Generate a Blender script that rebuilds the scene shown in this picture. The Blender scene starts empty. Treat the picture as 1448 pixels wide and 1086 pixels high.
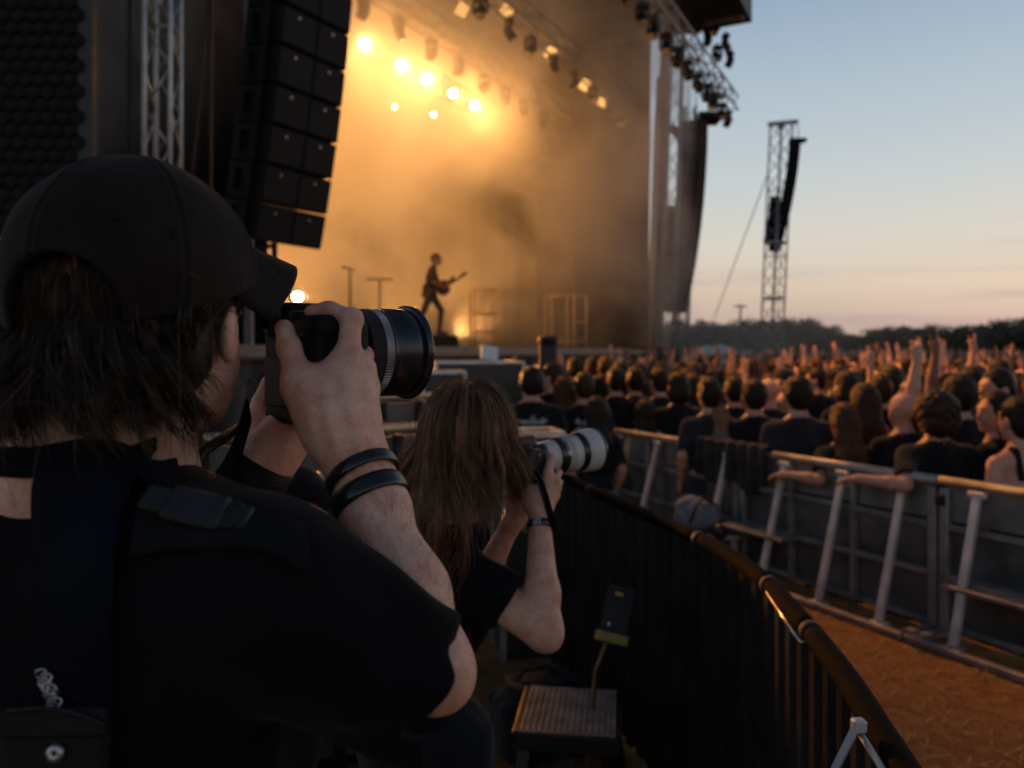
import bpy, bmesh, math, random
import numpy as np
from mathutils import Vector, Matrix, Euler
random.seed(7); np.random.seed(7)
R = math.radians
SC = bpy.context.scene
COL = SC.collection

# ------------------------------------------------------------------ camera, sky, sun, exposure
EYE = 1.72
FPX = 1126.0
cam_d = bpy.data.cameras.new('camera'); cam_d.lens = 28; cam_d.sensor_width = 36
cam_d.shift_y = -46/1448; cam_d.clip_start = 0.05; cam_d.clip_end = 2000
cam_d.dof.use_dof = True; cam_d.dof.focus_distance = 1.05; cam_d.dof.aperture_fstop = 4.0
cam = bpy.data.objects.new('camera', cam_d); COL.objects.link(cam)
cam.location = (0, 0, EYE); cam.rotation_euler = (R(90), 0, 0)
SC.camera = cam
SC.view_settings.view_transform = 'Standard'; SC.view_settings.look = 'None'
SC.view_settings.exposure = 0.0; SC.view_settings.gamma = 1.0
cy = SC.cycles
cy.use_denoising = True; cy.max_bounces = 5; cy.diffuse_bounces = 2; cy.glossy_bounces = 2
cy.transmission_bounces = 2; cy.transparent_max_bounces = 6; cy.volume_bounces = 2
cy.sample_clamp_indirect = 4.0; cy.volume_step_rate = 1.0; cy.volume_max_steps = 64
cy.caustics_reflective = False; cy.caustics_refractive = False

world = bpy.data.worlds.new('World'); SC.world = world; world.use_nodes = True
wn = world.node_tree; wn.nodes.clear()
def wnode(t, **k):
    n = wn.nodes.new(t)
    for a, v in k.items(): setattr(n, a, v)
    return n
SUN_EL, SUN_ROT = 1.0, 62.0
sky = wnode('ShaderNodeTexSky', sky_type='NISHITA', sun_disc=False, sun_elevation=R(SUN_EL), sun_rotation=R(SUN_ROT), altitude=100, air_density=1.0, dust_density=1.2, ozone_density=2.0)
tc = wnode('ShaderNodeTexCoord'); sep = wnode('ShaderNodeSeparateXYZ')
wn.links.new(tc.outputs['Generated'], sep.inputs[0])
ramp = wnode('ShaderNodeValToRGB')
cr = ramp.color_ramp
def lin(r, g, b):
    f = lambda c: (c/255/12.92) if c/255 <= .04045 else ((c/255+.055)/1.055)**2.4
    return (f(r), f(g), f(b), 1)
stops = [(0.0, lin(168,158,165)), (0.03, lin(202,178,170)), (0.075, lin(222,200,181)), (0.13, lin(217,209,197)), (0.20, lin(200,206,206)), (0.30, lin(177,192,203)), (0.41, lin(146,167,190)), (0.55, lin(88,108,138)), (1.0, lin(42,56,84))]
cr.elements[0].position, cr.elements[0].color = stops[0]
cr.elements[1].position, cr.elements[1].color = stops[-1]
for p, c in stops[1:-1]:
    e = cr.elements.new(p); e.color = c
wn.links.new(sep.outputs['Z'], ramp.inputs[0])
# faint streaks of cloud low over the horizon
mp = wnode('ShaderNodeMapping'); mp.inputs['Scale'].default_value = (2.2, 2.2, 34)
wn.links.new(tc.outputs['Generated'], mp.inputs[0])
cn = wnode('ShaderNodeTexNoise'); cn.inputs['Scale'].default_value = 1.6; cn.inputs['Detail'].default_value = 5
wn.links.new(mp.outputs[0], cn.inputs['Vector'])
cmr = wnode('ShaderNodeMapRange'); cmr.inputs[1].default_value = .52; cmr.inputs[2].default_value = .72
wn.links.new(cn.outputs[0], cmr.inputs[0])
band = wnode('ShaderNodeMapRange'); band.inputs[1].default_value = .16; band.inputs[2].default_value = .03
wn.links.new(sep.outputs['Z'], band.inputs[0])
mul = wnode('ShaderNodeMath', operation='MULTIPLY'); wn.links.new(cmr.outputs[0], mul.inputs[0]); wn.links.new(band.outputs[0], mul.inputs[1])
mul2 = wnode('ShaderNodeMath', operation='MULTIPLY'); wn.links.new(mul.outputs[0], mul2.inputs[0]); mul2.inputs[1].default_value = .55
mixc = wnode('ShaderNodeMixRGB'); wn.links.new(mul2.outputs[0], mixc.inputs[0]); wn.links.new(ramp.outputs[0], mixc.inputs[1]); mixc.inputs[2].default_value = lin(160,146,158)
bgA = wnode('ShaderNodeBackground'); wn.links.new(sky.outputs[0], bgA.inputs[0]); bgA.inputs[1].default_value = 0.05
bgB = wnode('ShaderNodeBackground'); wn.links.new(mixc.outputs[0], bgB.inputs[0]); bgB.inputs[1].default_value = 0.93
# the sky opposite the afterglow, behind the viewer, is darker
dk = wnode('ShaderNodeMapRange', interpolation_type='SMOOTHSTEP'); dk.inputs[1].default_value = -.6; dk.inputs[2].default_value = .35; dk.inputs[3].default_value = .86; dk.inputs[4].default_value = .93
wn.links.new(sep.outputs['Y'], dk.inputs[0]); wn.links.new(dk.outputs[0], bgB.inputs[1])
addw = wnode('ShaderNodeAddShader'); wn.links.new(bgA.outputs[0], addw.inputs[0]); wn.links.new(bgB.outputs[0], addw.inputs[1])
wo = wnode('ShaderNodeOutputWorld'); wn.links.new(addw.outputs[0], wo.inputs[0])

sun_d = bpy.data.lights.new('sun', 'SUN'); sun_d.energy = 0.12; sun_d.angle = R(12); sun_d.color = (1, .62, .4)
sun = bpy.data.objects.new('sun', sun_d); COL.objects.link(sun)
sun.rotation_euler = Vector((-math.sin(R(SUN_ROT))*math.cos(R(4)), -math.cos(R(SUN_ROT))*math.cos(R(4)), -math.sin(R(4)))).to_track_quat('-Z', 'Y').to_euler()

# ------------------------------------------------------------------ helpers
def P(px, py, y):
    "a point of the place seen in that direction at depth y"
    return np.array(((px-724)/FPX*y, y, EYE+(497-py)/FPX*y))

def tag(o, label=None, cat=None, group=None, kind=None):
    if label: o['label'] = label
    if cat: o['category'] = cat
    if group: o['group'] = group
    if kind: o['kind'] = kind
    return o
def empty(name, loc=(0,0,0), rz=0, label=None, cat=None, group=None):
    o = bpy.data.objects.new(name, None); COL.objects.link(o)
    o.location = loc; o.rotation_euler = (0,0,rz); o.empty_display_size = .1
    return tag(o, label, cat, group)
def link_mesh(name, me, m=None, parent=None, smooth=None):
    o = bpy.data.objects.new(name, me); COL.objects.link(o)
    if m is not None:
        for x in (m if isinstance(m, (list, tuple)) else [m]): me.materials.append(x)
    if parent is not None: o.parent = parent
    if smooth is not None:
        me.polygons.foreach_set('use_smooth', [smooth]*len(me.polygons))
    return o
def kids(o): return [c for c in bpy.data.objects if c.parent == o]
def copy_tree(o, parent=None, ch=None):
    c = o.copy(); COL.objects.link(c); c.parent = parent
    for k in list(o.children): copy_tree(k, c)
    return c

class MB:
    def __init__(s): s.v, s.f, s.mi, s.sm = [], [], [], []
    def add(s, vs, fs, mi=0, sm=False, M=None):
        b = len(s.v)
        for p in vs:
            p = Vector(p)
            if M is not None: p = M @ p
            s.v.append((p.x, p.y, p.z))
        for f in fs:
            s.f.append(tuple(b+i for i in f)); s.mi.append(mi); s.sm.append(sm)
        return s
    def box(s, c, d, M=None, mi=0, bev=0.0):
        hx, hy, hz = d[0]/2, d[1]/2, d[2]/2
        b = min(bev, hx*.9, hy*.9, hz*.9)
        c = Vector(c)
        if b <= 0:
            vs = [c+Vector((x*hx, y*hy, z*hz)) for x in (-1,1) for y in (-1,1) for z in (-1,1)]
            return s.add(vs, [(0,1,3,2),(4,6,7,5),(0,4,5,1),(2,3,7,6),(0,2,6,4),(1,5,7,3)], mi, False, M)
        vs = []; idx = {}
        for x in (-1,1):
            for y in (-1,1):
                for z in (-1,1):
                    for ax in range(3):
                        q = [x*(hx-b), y*(hy-b), z*(hz-b)]
                        q[ax] = (x*hx, y*hy, z*hz)[ax]
                        idx[(x,y,z,ax)] = len(vs); vs.append(c+Vector(q))
        fs = []
        for ax in range(3):
            o1, o2 = [(1,2),(0,2),(0,1)][ax]
            for sg in (-1,1):
                q = []
                for (a,b2) in ((-1,-1),(1,-1),(1,1),(-1,1)):
                    k = [0,0,0]; k[ax]=sg; k[o1]=a; k[o2]=b2; q.append(idx[(*k,ax)])
                fs.append(q if (sg>0) != (ax==1) else q[::-1])
        for ax in range(3):
            o1, o2 = [(1,2),(0,2),(0,1)][ax]
            for a in (-1,1):
                for b2 in (-1,1):
                    k0=[0,0,0]; k1=[0,0,0]
                    k0[ax]=-1;k1[ax]=1;k0[o1]=k1[o1]=a;k0[o2]=k1[o2]=b2
                    fs.append((idx[(*k0,o1)],idx[(*k1,o1)],idx[(*k1,o2)],idx[(*k0,o2)]))
        for x in (-1,1):
            for y in (-1,1):
                for z in (-1,1): fs.append((idx[(x,y,z,0)],idx[(x,y,z,1)],idx[(x,y,z,2)]))
        return s.add(vs, fs, mi, False, M)
    def tube(s, pts, r, n=8, cap=True, mi=0, sm=True, M=None, close=False, flat=None):
        pts = [Vector(p) for p in pts]; k = len(pts)
        rr = r if isinstance(r, (list, tuple)) else [r]*k
        tan = []
        for i in range(k):
            a = pts[(i-1) % k] if (i or close) else pts[0]; b = pts[(i+1) % k] if (i < k-1 or close) else pts[-1]
            t = (b-a); tan.append(t.normalized() if t.length > 1e-9 else Vector((0,0,1)))
        up = Vector((0,0,1)) if abs(tan[0].z) < .9 else Vector((1,0,0))
        u = tan[0].cross(up).normalized(); vs = []; fs = []
        for i in range(k):
            u = (u - tan[i]*u.dot(tan[i])).normalized(); w = tan[i].cross(u)
            for j in range(n):
                a = 2*math.pi*j/n
                vs.append(pts[i]+(u*math.cos(a)+w*math.sin(a)*(flat or 1))*rr[i])
        for i in range(k if close else k-1):
            i2 = (i+1) % k
            for j in range(n):
                j2 = (j+1) % n
                fs.append((i*n+j, i*n+j2, i2*n+j2, i2*n+j))
        if cap and not close:
            fs.append(tuple(range(n))[::-1]); fs.append(tuple((k-1)*n+j for j in range(n)))
        return s.add(vs, fs, mi, sm, M)
    def bar(s, a, b, w, h=None, mi=0, up=(0,0,1)):
        a, b = Vector(a), Vector(b); h = h or w
        t = (b-a).normalized(); up = Vector(up)
        if abs(t.dot(up)) > .98: up = Vector((1,0,0))
        u = t.cross(up).normalized(); v = u.cross(t)
        vs = []
        for e in (a, b):
            for (x, y) in ((-1,-1),(1,-1),(1,1),(-1,1)): vs.append(e+u*x*w/2+v*y*h/2)
        return s.add(vs, [(3,2,1,0),(4,5,6,7),(0,1,5,4),(1,2,6,5),(2,3,7,6),(3,0,4,7)], mi)
    def lathe(s, prof, n=24, M=None, mi=0, sm=True, rib=None):
        "prof: (z, r) pairs along +z"
        vs, fs = [], []
        for (z, r) in prof:
            for j in range(n):
                a = 2*math.pi*j/n; q = r
                vs.append((q*math.cos(a), q*math.sin(a), z))
        for i in range(len(prof)-1):
            for j in range(n):
                j2 = (j+1) % n
                fs.append((i*n+j, i*n+j2, (i+1)*n+j2, (i+1)*n+j))
        return s.add(vs, fs, mi, sm, M)
    def prism(s, poly, z0, z1, M=None, mi=0):
        n = len(poly)
        vs = [(x,y,z0) for x,y in poly]+[(x,y,z1) for x,y in poly]
        fs = [tuple(range(n))[::-1], tuple(range(n,2*n))]+[(i,(i+1)%n,n+(i+1)%n,n+i) for i in range(n)]
        return s.add(vs, fs, mi, False, M)
    def grid(s, fn, nu, nv, mi=0, sm=True, M=None):
        vs = [fn(i/nu, j/nv) for i in range(nu+1) for j in range(nv+1)]
        fs = [(i*(nv+1)+j, (i+1)*(nv+1)+j, (i+1)*(nv+1)+j+1, i*(nv+1)+j+1) for i in range(nu) for j in range(nv)]
        return s.add(vs, fs, mi, sm, M)
    def build(s, name, m=None, parent=None):
        me = bpy.data.meshes.new(name); me.from_pydata(s.v, [], s.f)
        me.polygons.foreach_set('material_index', s.mi); me.polygons.foreach_set('use_smooth', s.sm)
        me.update()
        return link_mesh(name, me, m, parent)

def frame(origin, z, x=None):
    "4x4 whose local z runs along z"
    z = Vector(z).normalized(); x = Vector(x) if x is not None else (Vector((0,0,1)) if abs(z.z) < .9 else Vector((1,0,0)))
    x = (x - z*x.dot(z)).normalized(); y = z.cross(x)
    M = Matrix((x, y, z)).transposed().to_4x4(); M.translation = Vector(origin)
    return M

# ------------------------------------------------------------------ materials
def nodes(name):
    m = bpy.data.materials.new(name); m.use_nodes = True
    nt = m.node_tree; return m, nt, nt.nodes['Principled BSDF']
def pm(name, col, rough=.6, metal=0., var=.25, scale=12., bump=.15, bscale=60., spec=.5, detail=4., dist=.01, stretch=None, rvar=.15):
    m, nt, b = nodes(name)
    t = nt.nodes.new('ShaderNodeTexCoord'); vec = t.outputs['Object']
    if stretch:
        mpn = nt.nodes.new('ShaderNodeMapping'); mpn.inputs['Scale'].default_value = stretch
        nt.links.new(vec, mpn.inputs[0]); vec = mpn.outputs[0]
    n = nt.nodes.new('ShaderNodeTexNoise'); n.inputs['Scale'].default_value = scale; n.inputs['Detail'].default_value = detail
    nt.links.new(vec, n.inputs['Vector'])
    r = nt.nodes.new('ShaderNodeValToRGB'); e = r.color_ramp.elements
    e[0].position, e[1].position = .3, .7
    e[0].color = (*[c*(1-var) for c in col[:3]], 1); e[1].color = (*[min(1, c*(1+var)) for c in col[:3]], 1)
    nt.links.new(n.outputs[0], r.inputs[0]); nt.links.new(r.outputs[0], b.inputs['Base Color'])
    mr = nt.nodes.new('ShaderNodeMapRange'); mr.inputs[3].default_value = max(0.02, rough-rvar); mr.inputs[4].default_value = min(1, rough+rvar)
    nt.links.new(n.outputs[0], mr.inputs[0]); nt.links.new(mr.outputs[0], b.inputs['Roughness'])
    b.inputs['Metallic'].default_value = metal; b.inputs['Specular IOR Level'].default_value = spec
    if bump:
        n2 = nt.nodes.new('ShaderNodeTexNoise'); n2.inputs['Scale'].default_value = bscale; n2.inputs['Detail'].default_value = 4
        nt.links.new(vec, n2.inputs['Vector'])
        bp = nt.nodes.new('ShaderNodeBump'); bp.inputs['Strength'].default_value = bump; bp.inputs['Distance'].default_value = dist
        nt.links.new(n2.outputs[0], bp.inputs['Height']); nt.links.new(bp.outputs[0], b.inputs['Normal'])
    return m
def emat(name, col, strength, base=(.1,.1,.1)):
    m, nt, b = nodes(name)
    b.inputs['Base Color'].default_value = (*base, 1)
    b.inputs['Emission Color'].default_value = (*col, 1); b.inputs['Emission Strength'].default_value = strength
    return m

def skin_mat(name, col, fine=1.0):
    m, nt, b = nodes(name)
    t = nt.nodes.new('ShaderNodeTexCoord')
    n = nt.nodes.new('ShaderNodeTexNoise'); n.inputs['Scale'].default_value = 38; n.inputs['Detail'].default_value = 7; n.inputs['Roughness'].default_value = .62
    nt.links.new(t.outputs['Object'], n.inputs['Vector'])
    r = nt.nodes.new('ShaderNodeValToRGB'); e = r.color_ramp.elements
    e[0].position, e[1].position = .32, .68
    e[0].color = (col[0]*.84, col[1]*.60, col[2]*.54, 1); e[1].color = (col[0]*1.05, col[1]*1.05, col[2]*1.05, 1)
    nt.links.new(n.outputs[0], r.inputs[0])
    n3 = nt.nodes.new('ShaderNodeTexNoise'); n3.inputs['Scale'].default_value = 330; n3.inputs['Detail'].default_value = 3
    nt.links.new(t.outputs['Object'], n3.inputs['Vector'])
    mx = nt.nodes.new('ShaderNodeMixRGB'); mx.blend_type = 'MULTIPLY'; mx.inputs[0].default_value = .35
    nt.links.new(r.outputs[0], mx.inputs[1]); nt.links.new(n3.outputs[0], mx.inputs[2])
    mx2 = nt.nodes.new('ShaderNodeMixRGB'); mx2.blend_type = 'ADD'; mx2.inputs[0].default_value = .12
    nt.links.new(mx.outputs[0], mx2.inputs[1]); nt.links.new(r.outputs[0], mx2.inputs[2])
    nt.links.new(mx2.outputs[0], b.inputs['Base Color'])
    b.inputs['Roughness'].default_value = .52; b.inputs['Specular IOR Level'].default_value = .4
    b.inputs['Subsurface Weight'].default_value = .12 if fine > .5 else 0; b.inputs['Subsurface Radius'].default_value = (.012, .004, .002); b.inputs['Subsurface Scale'].default_value = .5
    if fine > .5:
        v = nt.nodes.new('ShaderNodeTexVoronoi'); v.inputs['Scale'].default_value = 420
        nt.links.new(t.outputs['Object'], v.inputs['Vector'])
        n2 = nt.nodes.new('ShaderNodeTexNoise'); n2.inputs['Scale'].default_value = 70; n2.inputs['Detail'].default_value = 5
        nt.links.new(t.outputs['Object'], n2.inputs['Vector'])
        ad = nt.nodes.new('ShaderNodeMath'); ad.operation = 'MULTIPLY_ADD'; ad.inputs[1].default_value = .25
        nt.links.new(v.outputs['Distance'], ad.inputs[0]); nt.links.new(n2.outputs[0], ad.inputs[2])
        bp = nt.nodes.new('ShaderNodeBump'); bp.inputs['Strength'].default_value = .6; bp.inputs['Distance'].default_value = .0024
        nt.links.new(ad.outputs[0], bp.inputs['Height']); nt.links.new(bp.outputs[0], b.inputs['Normal'])
    return m
def cloth_mat(name, col, weave=900., fold=14., fs=.5, sheen=.15):
    m, nt, b = nodes(name)
    t = nt.nodes.new('ShaderNodeTexCoord')
    n = nt.nodes.new('ShaderNodeTexNoise'); n.inputs['Scale'].default_value = 9; n.inputs['Detail'].default_value = 5
    nt.links.new(t.outputs['Object'], n.inputs['Vector'])
    r = nt.nodes.new('ShaderNodeValToRGB'); e = r.color_ramp.elements
    e[0].position, e[1].position = .3, .7
    e[0].color = (*[c*.75 for c in col], 1); e[1].color = (*[c*1.3 for c in col], 1)
    nt.links.new(n.outputs[0], r.inputs[0]); nt.links.new(r.outputs[0], b.inputs['Base Color'])
    b.inputs['Roughness'].default_value = .9; b.inputs['Specular IOR Level'].default_value = .10
    b.inputs['Sheen Weight'].default_value = sheen; b.inputs['Sheen Roughness'].default_value = .5
    n2 = nt.nodes.new('ShaderNodeTexNoise'); n2.inputs['Scale'].default_value = fold; n2.inputs['Detail'].default_value = 3; n2.inputs['Distortion'].default_value = .6
    nt.links.new(t.outputs['Object'], n2.inputs['Vector'])
    bp = nt.nodes.new('ShaderNodeBump'); bp.inputs['Strength'].default_value = fs; bp.inputs['Distance'].default_value = .02
    nt.links.new(n2.outputs[0], bp.inputs['Height'])
    n3 = nt.nodes.new('ShaderNodeTexNoise'); n3.inputs['Scale'].default_value = weave; n3.inputs['Detail'].default_value = 2
    nt.links.new(t.outputs['Object'], n3.inputs['Vector'])
    bp2 = nt.nodes.new('ShaderNodeBump'); bp2.inputs['Strength'].default_value = .25; bp2.inputs['Distance'].default_value = .001
    nt.links.new(n3.outputs[0], bp2.inputs['Height']); nt.links.new(bp.outputs[0], bp2.inputs['Normal']); nt.links.new(bp2.outputs[0], b.inputs['Normal'])
    return m
def hair_mat(name, col, rough=.38, var=.6, scale=60, streak=True, tone=False, spec=.45):
    m, nt, b = nodes(name)
    t = nt.nodes.new('ShaderNodeTexCoord'); mpn = nt.nodes.new('ShaderNodeMapping')
    mpn.inputs['Scale'].default_value = (1, 1, .12)
    nt.links.new(t.outputs['Object'], mpn.inputs[0])
    n = nt.nodes.new('ShaderNodeTexNoise'); n.inputs['Scale'].default_value = scale; n.inputs['Detail'].default_value = 4
    nt.links.new(mpn.outputs[0], n.inputs['Vector'])
    r = nt.nodes.new('ShaderNodeValToRGB'); e = r.color_ramp.elements
    e[0].position, e[1].position = .3, .72
    e[0].color = (*[c*(1-var) for c in col], 1); e[1].color = (*[c*(1+var) for c in col], 1)
    nt.links.new(n.outputs[0], r.inputs[0])
    if tone:      # each lock of hair has its own shade
        at = nt.nodes.new('ShaderNodeAttribute'); at.attribute_name = 'tone'
        mx = nt.nodes.new('ShaderNodeMixRGB'); mx.blend_type = 'MULTIPLY'; mx.inputs[0].default_value = 1
        nt.links.new(r.outputs[0], mx.inputs[1]); nt.links.new(at.outputs['Color'], mx.inputs[2]); nt.links.new(mx.outputs[0], b.inputs['Base Color'])
    else: nt.links.new(r.outputs[0], b.inputs['Base Color'])
    b.inputs['Roughness'].default_value = rough; b.inputs['Specular IOR Level'].default_value = spec
    b.inputs['Specular Tint'].default_value = (1, .85, .7, 1)
    if streak:
        bp = nt.nodes.new('ShaderNodeBump'); bp.inputs['Strength'].default_value = .8; bp.inputs['Distance'].default_value = .01
        nt.links.new(n.outputs[0], bp.inputs['Height']); nt.links.new(bp.outputs[0], b.inputs['Normal'])
    return m

M = {}
M['steel'] = pm('steel', (.42,.42,.43), .38, .9, .2, 14, .08, 50)
M['alu'] = pm('aluminium', (.5,.5,.5), .42, .8, .25, 9, .1, 40)
M['black_steel'] = pm('black_steel', (.014,.014,.015), .5, .1, .3, 20, .1, 80, spec=.25)
M['black_plastic'] = pm('black_plastic', (.010,.010,.011), .5, 0, .25, 30, .12, 220, dist=.002)
M['camera_black'] = pm('camera_black', (.008,.008,.0085), .6, 0, .25, 30, .2, 420, dist=.0015, spec=.14)
M['black_rubber'] = pm('black_rubber', (.014,.014,.015), .7, 0, .3, 30, .2, 260, dist=.002)
M['drape'] = cloth_mat('drape', (.006,.006,.007), 200, 3, .5, .03)
M['skirt'] = cloth_mat('skirt', (.05,.045,.042), 200, 4, .5)
M['cabinet'] = pm('cabinet', (.006,.006,.007), .6, 0, .35, 5, .1, 60, spec=.14)
M['grille'] = pm('grille', (.006,.006,.007), .6, 0, .3, 40, .4, 500, dist=.003, spec=.14)
M['truss'] = pm('truss', (.20,.20,.21), .42, .7, .3, 6, .1, 40)
M['wood_deck'] = pm('stage_deck', (.03,.028,.026), .6, 0, .3, 3, .1, 30)
M['edge_trim'] = pm('edge_trim', (.16,.13,.11), .6, .1, .3, 6)
M['white_paint'] = pm('white_paint', (.7,.7,.7), .5, 0, .05, 6)
# ------------------------------------------------------------------ the setting: ground, field, stage
FD = Vector((.455, .8905, 0)).normalized()              # along the stage front, away from the viewer
FN = Vector((FD.y, -FD.x, 0))                           # out of the stage, towards the crowd
F0 = Vector((-2.6, 9.5, 0))
def ST(t, d, z): return F0 + FD*t - FN*d + Vector((0,0,z))   # t along the front, d into the stage
DECK = 1.78
LEN = 13.4; DEEP = 10.0; ROOF = 10.0

def ground_material():
    m, nt, b = nodes('field')
    t = nt.nodes.new('ShaderNodeTexCoord')
    mpn = nt.nodes.new('ShaderNodeMapping'); mpn.inputs['Scale'].default_value = (1, 1, 1); mpn.inputs['Rotation'].default_value = (0,0,.5)
    nt.links.new(t.outputs['Object'], mpn.inputs[0])
    n = nt.nodes.new('ShaderNodeTexNoise'); n.inputs['Scale'].default_value = 9; n.inputs['Detail'].default_value = 8; n.inputs['Roughness'].default_value = .7
    nt.links.new(mpn.outputs[0], n.inputs['Vector'])
    n2 = nt.nodes.new('ShaderNodeTexNoise'); n2.inputs['Scale'].default_value = 55; n2.inputs['Detail'].default_value = 4; n2.inputs['Distortion'].default_value = 2.0
    nt.links.new(mpn.outputs[0], n2.inputs['Vector'])
    mul = nt.nodes.new('ShaderNodeMath'); mul.operation = 'MULTIPLY'
    nt.links.new(n.outputs[0], mul.inputs[0]); nt.links.new(n2.outputs[0], mul.inputs[1])
    r = nt.nodes.new('ShaderNodeValToRGB'); e = r.color_ramp.elements
    e[0].position, e[1].position = .14, .42
    e[0].color = (.19,.085,.03,1); e[1].color = (.66,.35,.13,1)
    nt.links.new(mul.outputs[0], r.inputs[0]); nt.links.new(r.outputs[0], b.inputs['Base Color'])
    b.inputs['Roughness'].default_value = .95; b.inputs['Specular IOR Level'].default_value = .1
    bp = nt.nodes.new('ShaderNodeBump'); bp.inputs['Strength'].default_value = 1.; bp.inputs['Distance'].default_value = .05
    nt.links.new(mul.outputs[0], bp.inputs['Height']); nt.links.new(bp.outputs[0], b.inputs['Normal'])
    return m
M['ground'] = ground_material()
M['field'] = pm('grass_field', (.06,.055,.03), .95, 0, .4, 2, .3, 12)
CROWD_Z = -.35
mb = MB(); mb.grid(lambda u, v: ((u-.5)*1600, -100+v*1400, CROWD_Z-.004), 4, 4)
tag(mb.build('field', M['field']), kind='structure')
# the raised pit floor: trodden earth and straw, ending under the crowd barrier
BX = lambda y: 5.186-.528*y                               # line of the crowd barrier
mb = MB()
mb.prism([(-14,-6),(BX(-6)+.06,-6),(BX(7.9)+.06,7.9),(.35,9.3),(2.9,15.5),(6.2,21.5),(3.9,30),(-14,30)], CROWD_Z, 0)
tag(mb.build('pit_ground', M['ground']), kind='structure')

# loose straw lying on the pit floor
mb = MB()
for i in range(2600):
    y = random.uniform(1.2, 6.5); x = random.uniform(.7, 3.2)
    if x > BX(y)-.08: continue
    a = random.uniform(0, math.pi); l = random.uniform(.03,.11); z = .004+random.random()*.008
    c, s = math.cos(a)*l/2, math.sin(a)*l/2; w = .0022
    nx, ny = -math.sin(a)*w, math.cos(a)*w; dz = random.uniform(-.004,.012)
    mb.add([(x-c-nx,y-s-ny,z),(x+c-nx,y+s-ny,z+dz),(x+c+nx,y+s+ny,z+dz),(x-c+nx,y-s+ny,z)], [(0,1,2,3)])
M['straw'] = pm('straw', (.42,.27,.11), .8, 0, .4, 30, 0)
tag(mb.build('straw', M['straw']), 'loose straw scattered over the brown pit floor', 'straw', kind='stuff')

# ---- stage: deck, skirt, roof, drapes
st = empty('stage', ST(0,0,0), 0, 'large open air stage with dark roof, black drapes and smoke lit amber', 'stage')
def spart(mb, name, m, parent=st):
    o = mb.build(name, m, parent); o.matrix_parent_inverse = Matrix.Translation(-st.location) if parent is st else Matrix()
    return o
def loc(v): return v - st.location
mb = MB()
def slab(mb, t0, t1, d0, d1, z0, z1, mi=0):
    c = [ST(t0,d0,0), ST(t1,d0,0), ST(t1,d1,0), ST(t0,d1,0)]
    vs = [(p.x,p.y,z0) for p in c]+[(p.x,p.y,z1) for p in c]
    mb.add(vs, [(3,2,1,0),(4,5,6,7),(0,1,5,4),(1,2,6,5),(2,3,7,6),(3,0,4,7)], mi)
slab(mb, -2.0, LEN+.6, .02, DEEP, DECK-.16, DECK); spart(mb, 'deck', M['wood_deck'])
mb = MB(); slab(mb, -2.0, LEN+.6, -.03, .02, DECK-.12, DECK+.015); spart(mb, 'edge_trim', M['edge_trim'])
mb = MB()
def skirt(u, v):
    t = -2.0+u*(LEN+2.6); p = ST(t, .10+.035*math.sin(t*9)+.02*math.sin(t*23+1), 0); return (p.x, p.y, .0+v*(DECK-.12))
mb.grid(skirt, 260, 2); spart(mb, 'skirt', M['skirt'])
mb = MB(); slab(mb, -2.6, LEN-.1, -2.9, DEEP+.5, ROOF, ROOF+.9); spart(mb, 'roof', M['black_steel'])
mb = MB()
for k in range(9):
    t = -2+k*(LEN+2)/8; a, b_ = ST(t-.6,-2.8,ROOF-.05), ST(t-.6,DEEP,ROOF-.05); mb.bar(a, b_, .12, .1)
spart(mb, 'roof_beams', M['truss'])
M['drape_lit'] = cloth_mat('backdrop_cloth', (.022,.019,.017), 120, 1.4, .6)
mb = MB()
def bd(u, v):
    t = -3+u*(LEN+3.6); p = ST(t, DEEP-.5+.12*math.sin(t*5.3)+.06*math.sin(t*13+2), 0); return (p.x,p.y,DECK+v*(ROOF-DECK))
mb.grid(bd, 220, 3); spart(mb, 'backdrop', M['drape_lit'])
mb = MB()
def rd(u, v):
    d = -.35+u*(DEEP-.1); p = ST(LEN-.48+.10*math.sin(d*6)+.04*math.sin(d*17) + v*.22, d, 0); return (p.x,p.y,DECK+v*(ROOF-DECK))
mb.grid(rd, 120, 3); spart(mb, 'side_drape', M['drape_lit'])

# ---- black masking drapes left of the stage opening, where the wing hides the crew
mb = MB()
def ld(u, v):
    x = -11+u*7.55; y = 11.2+.13*math.sin(x*7)+.05*math.sin(x*19+1); return (x, y, 0.02+v*10)
mb.grid(ld, 150, 3); o = mb.build('wing_drape', M['drape']); tag(o, 'tall black drape closing the wing behind the truss tower', 'drape')
# honeycomb faced wall panel at the far left
hc = empty('honeycomb_panel', (-5.2,7,0), 0, 'tall black panel faced with a honeycomb of hexagons, left of the truss tower', 'panel')
mb = MB(); mb.box((0,.06,3.5), (3.0,.08,7.0)); mb.build('backing', M['black_plastic'], hc)
mb = MB(); rad = .075
for i in range(-13, 14):
    for j in range(20, 70):
        cx = i*rad*1.732+(.866*rad if j % 2 else 0); cz = j*rad*1.5-.6
        if abs(cx) > 1.42 or cz > 6.9: continue
        ring = []
        for q in range(6):
            a = R(60*q+30); ring.append((cx+math.cos(a)*rad*.97, 0.0, cz+math.sin(a)*rad*.97))
        inn = [(cx+(x-cx)*.72, .022, cz+(z-cz)*.72) for x, y, z in ring]
        deep = [(cx+(x-cx)*.55, .012, cz+(z-cz)*.55) for x, y, z in ring]
        fs = [(k, (k+1) % 6, 6+(k+1) % 6, 6+k) for k in range(6)]
        fs += [(6+k, 6+(k+1) % 6, 12+(k+1) % 6, 12+k) for k in range(6)]+[tuple(range(12,18))]
        mb.add(ring+inn+deep, fs)
M['comb'] = pm('comb', (.006,.006,.007), .5, 0, .3, 6, .1, 60, spec=.12); mb.build('honeycomb_face', M['comb'], hc)
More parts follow.
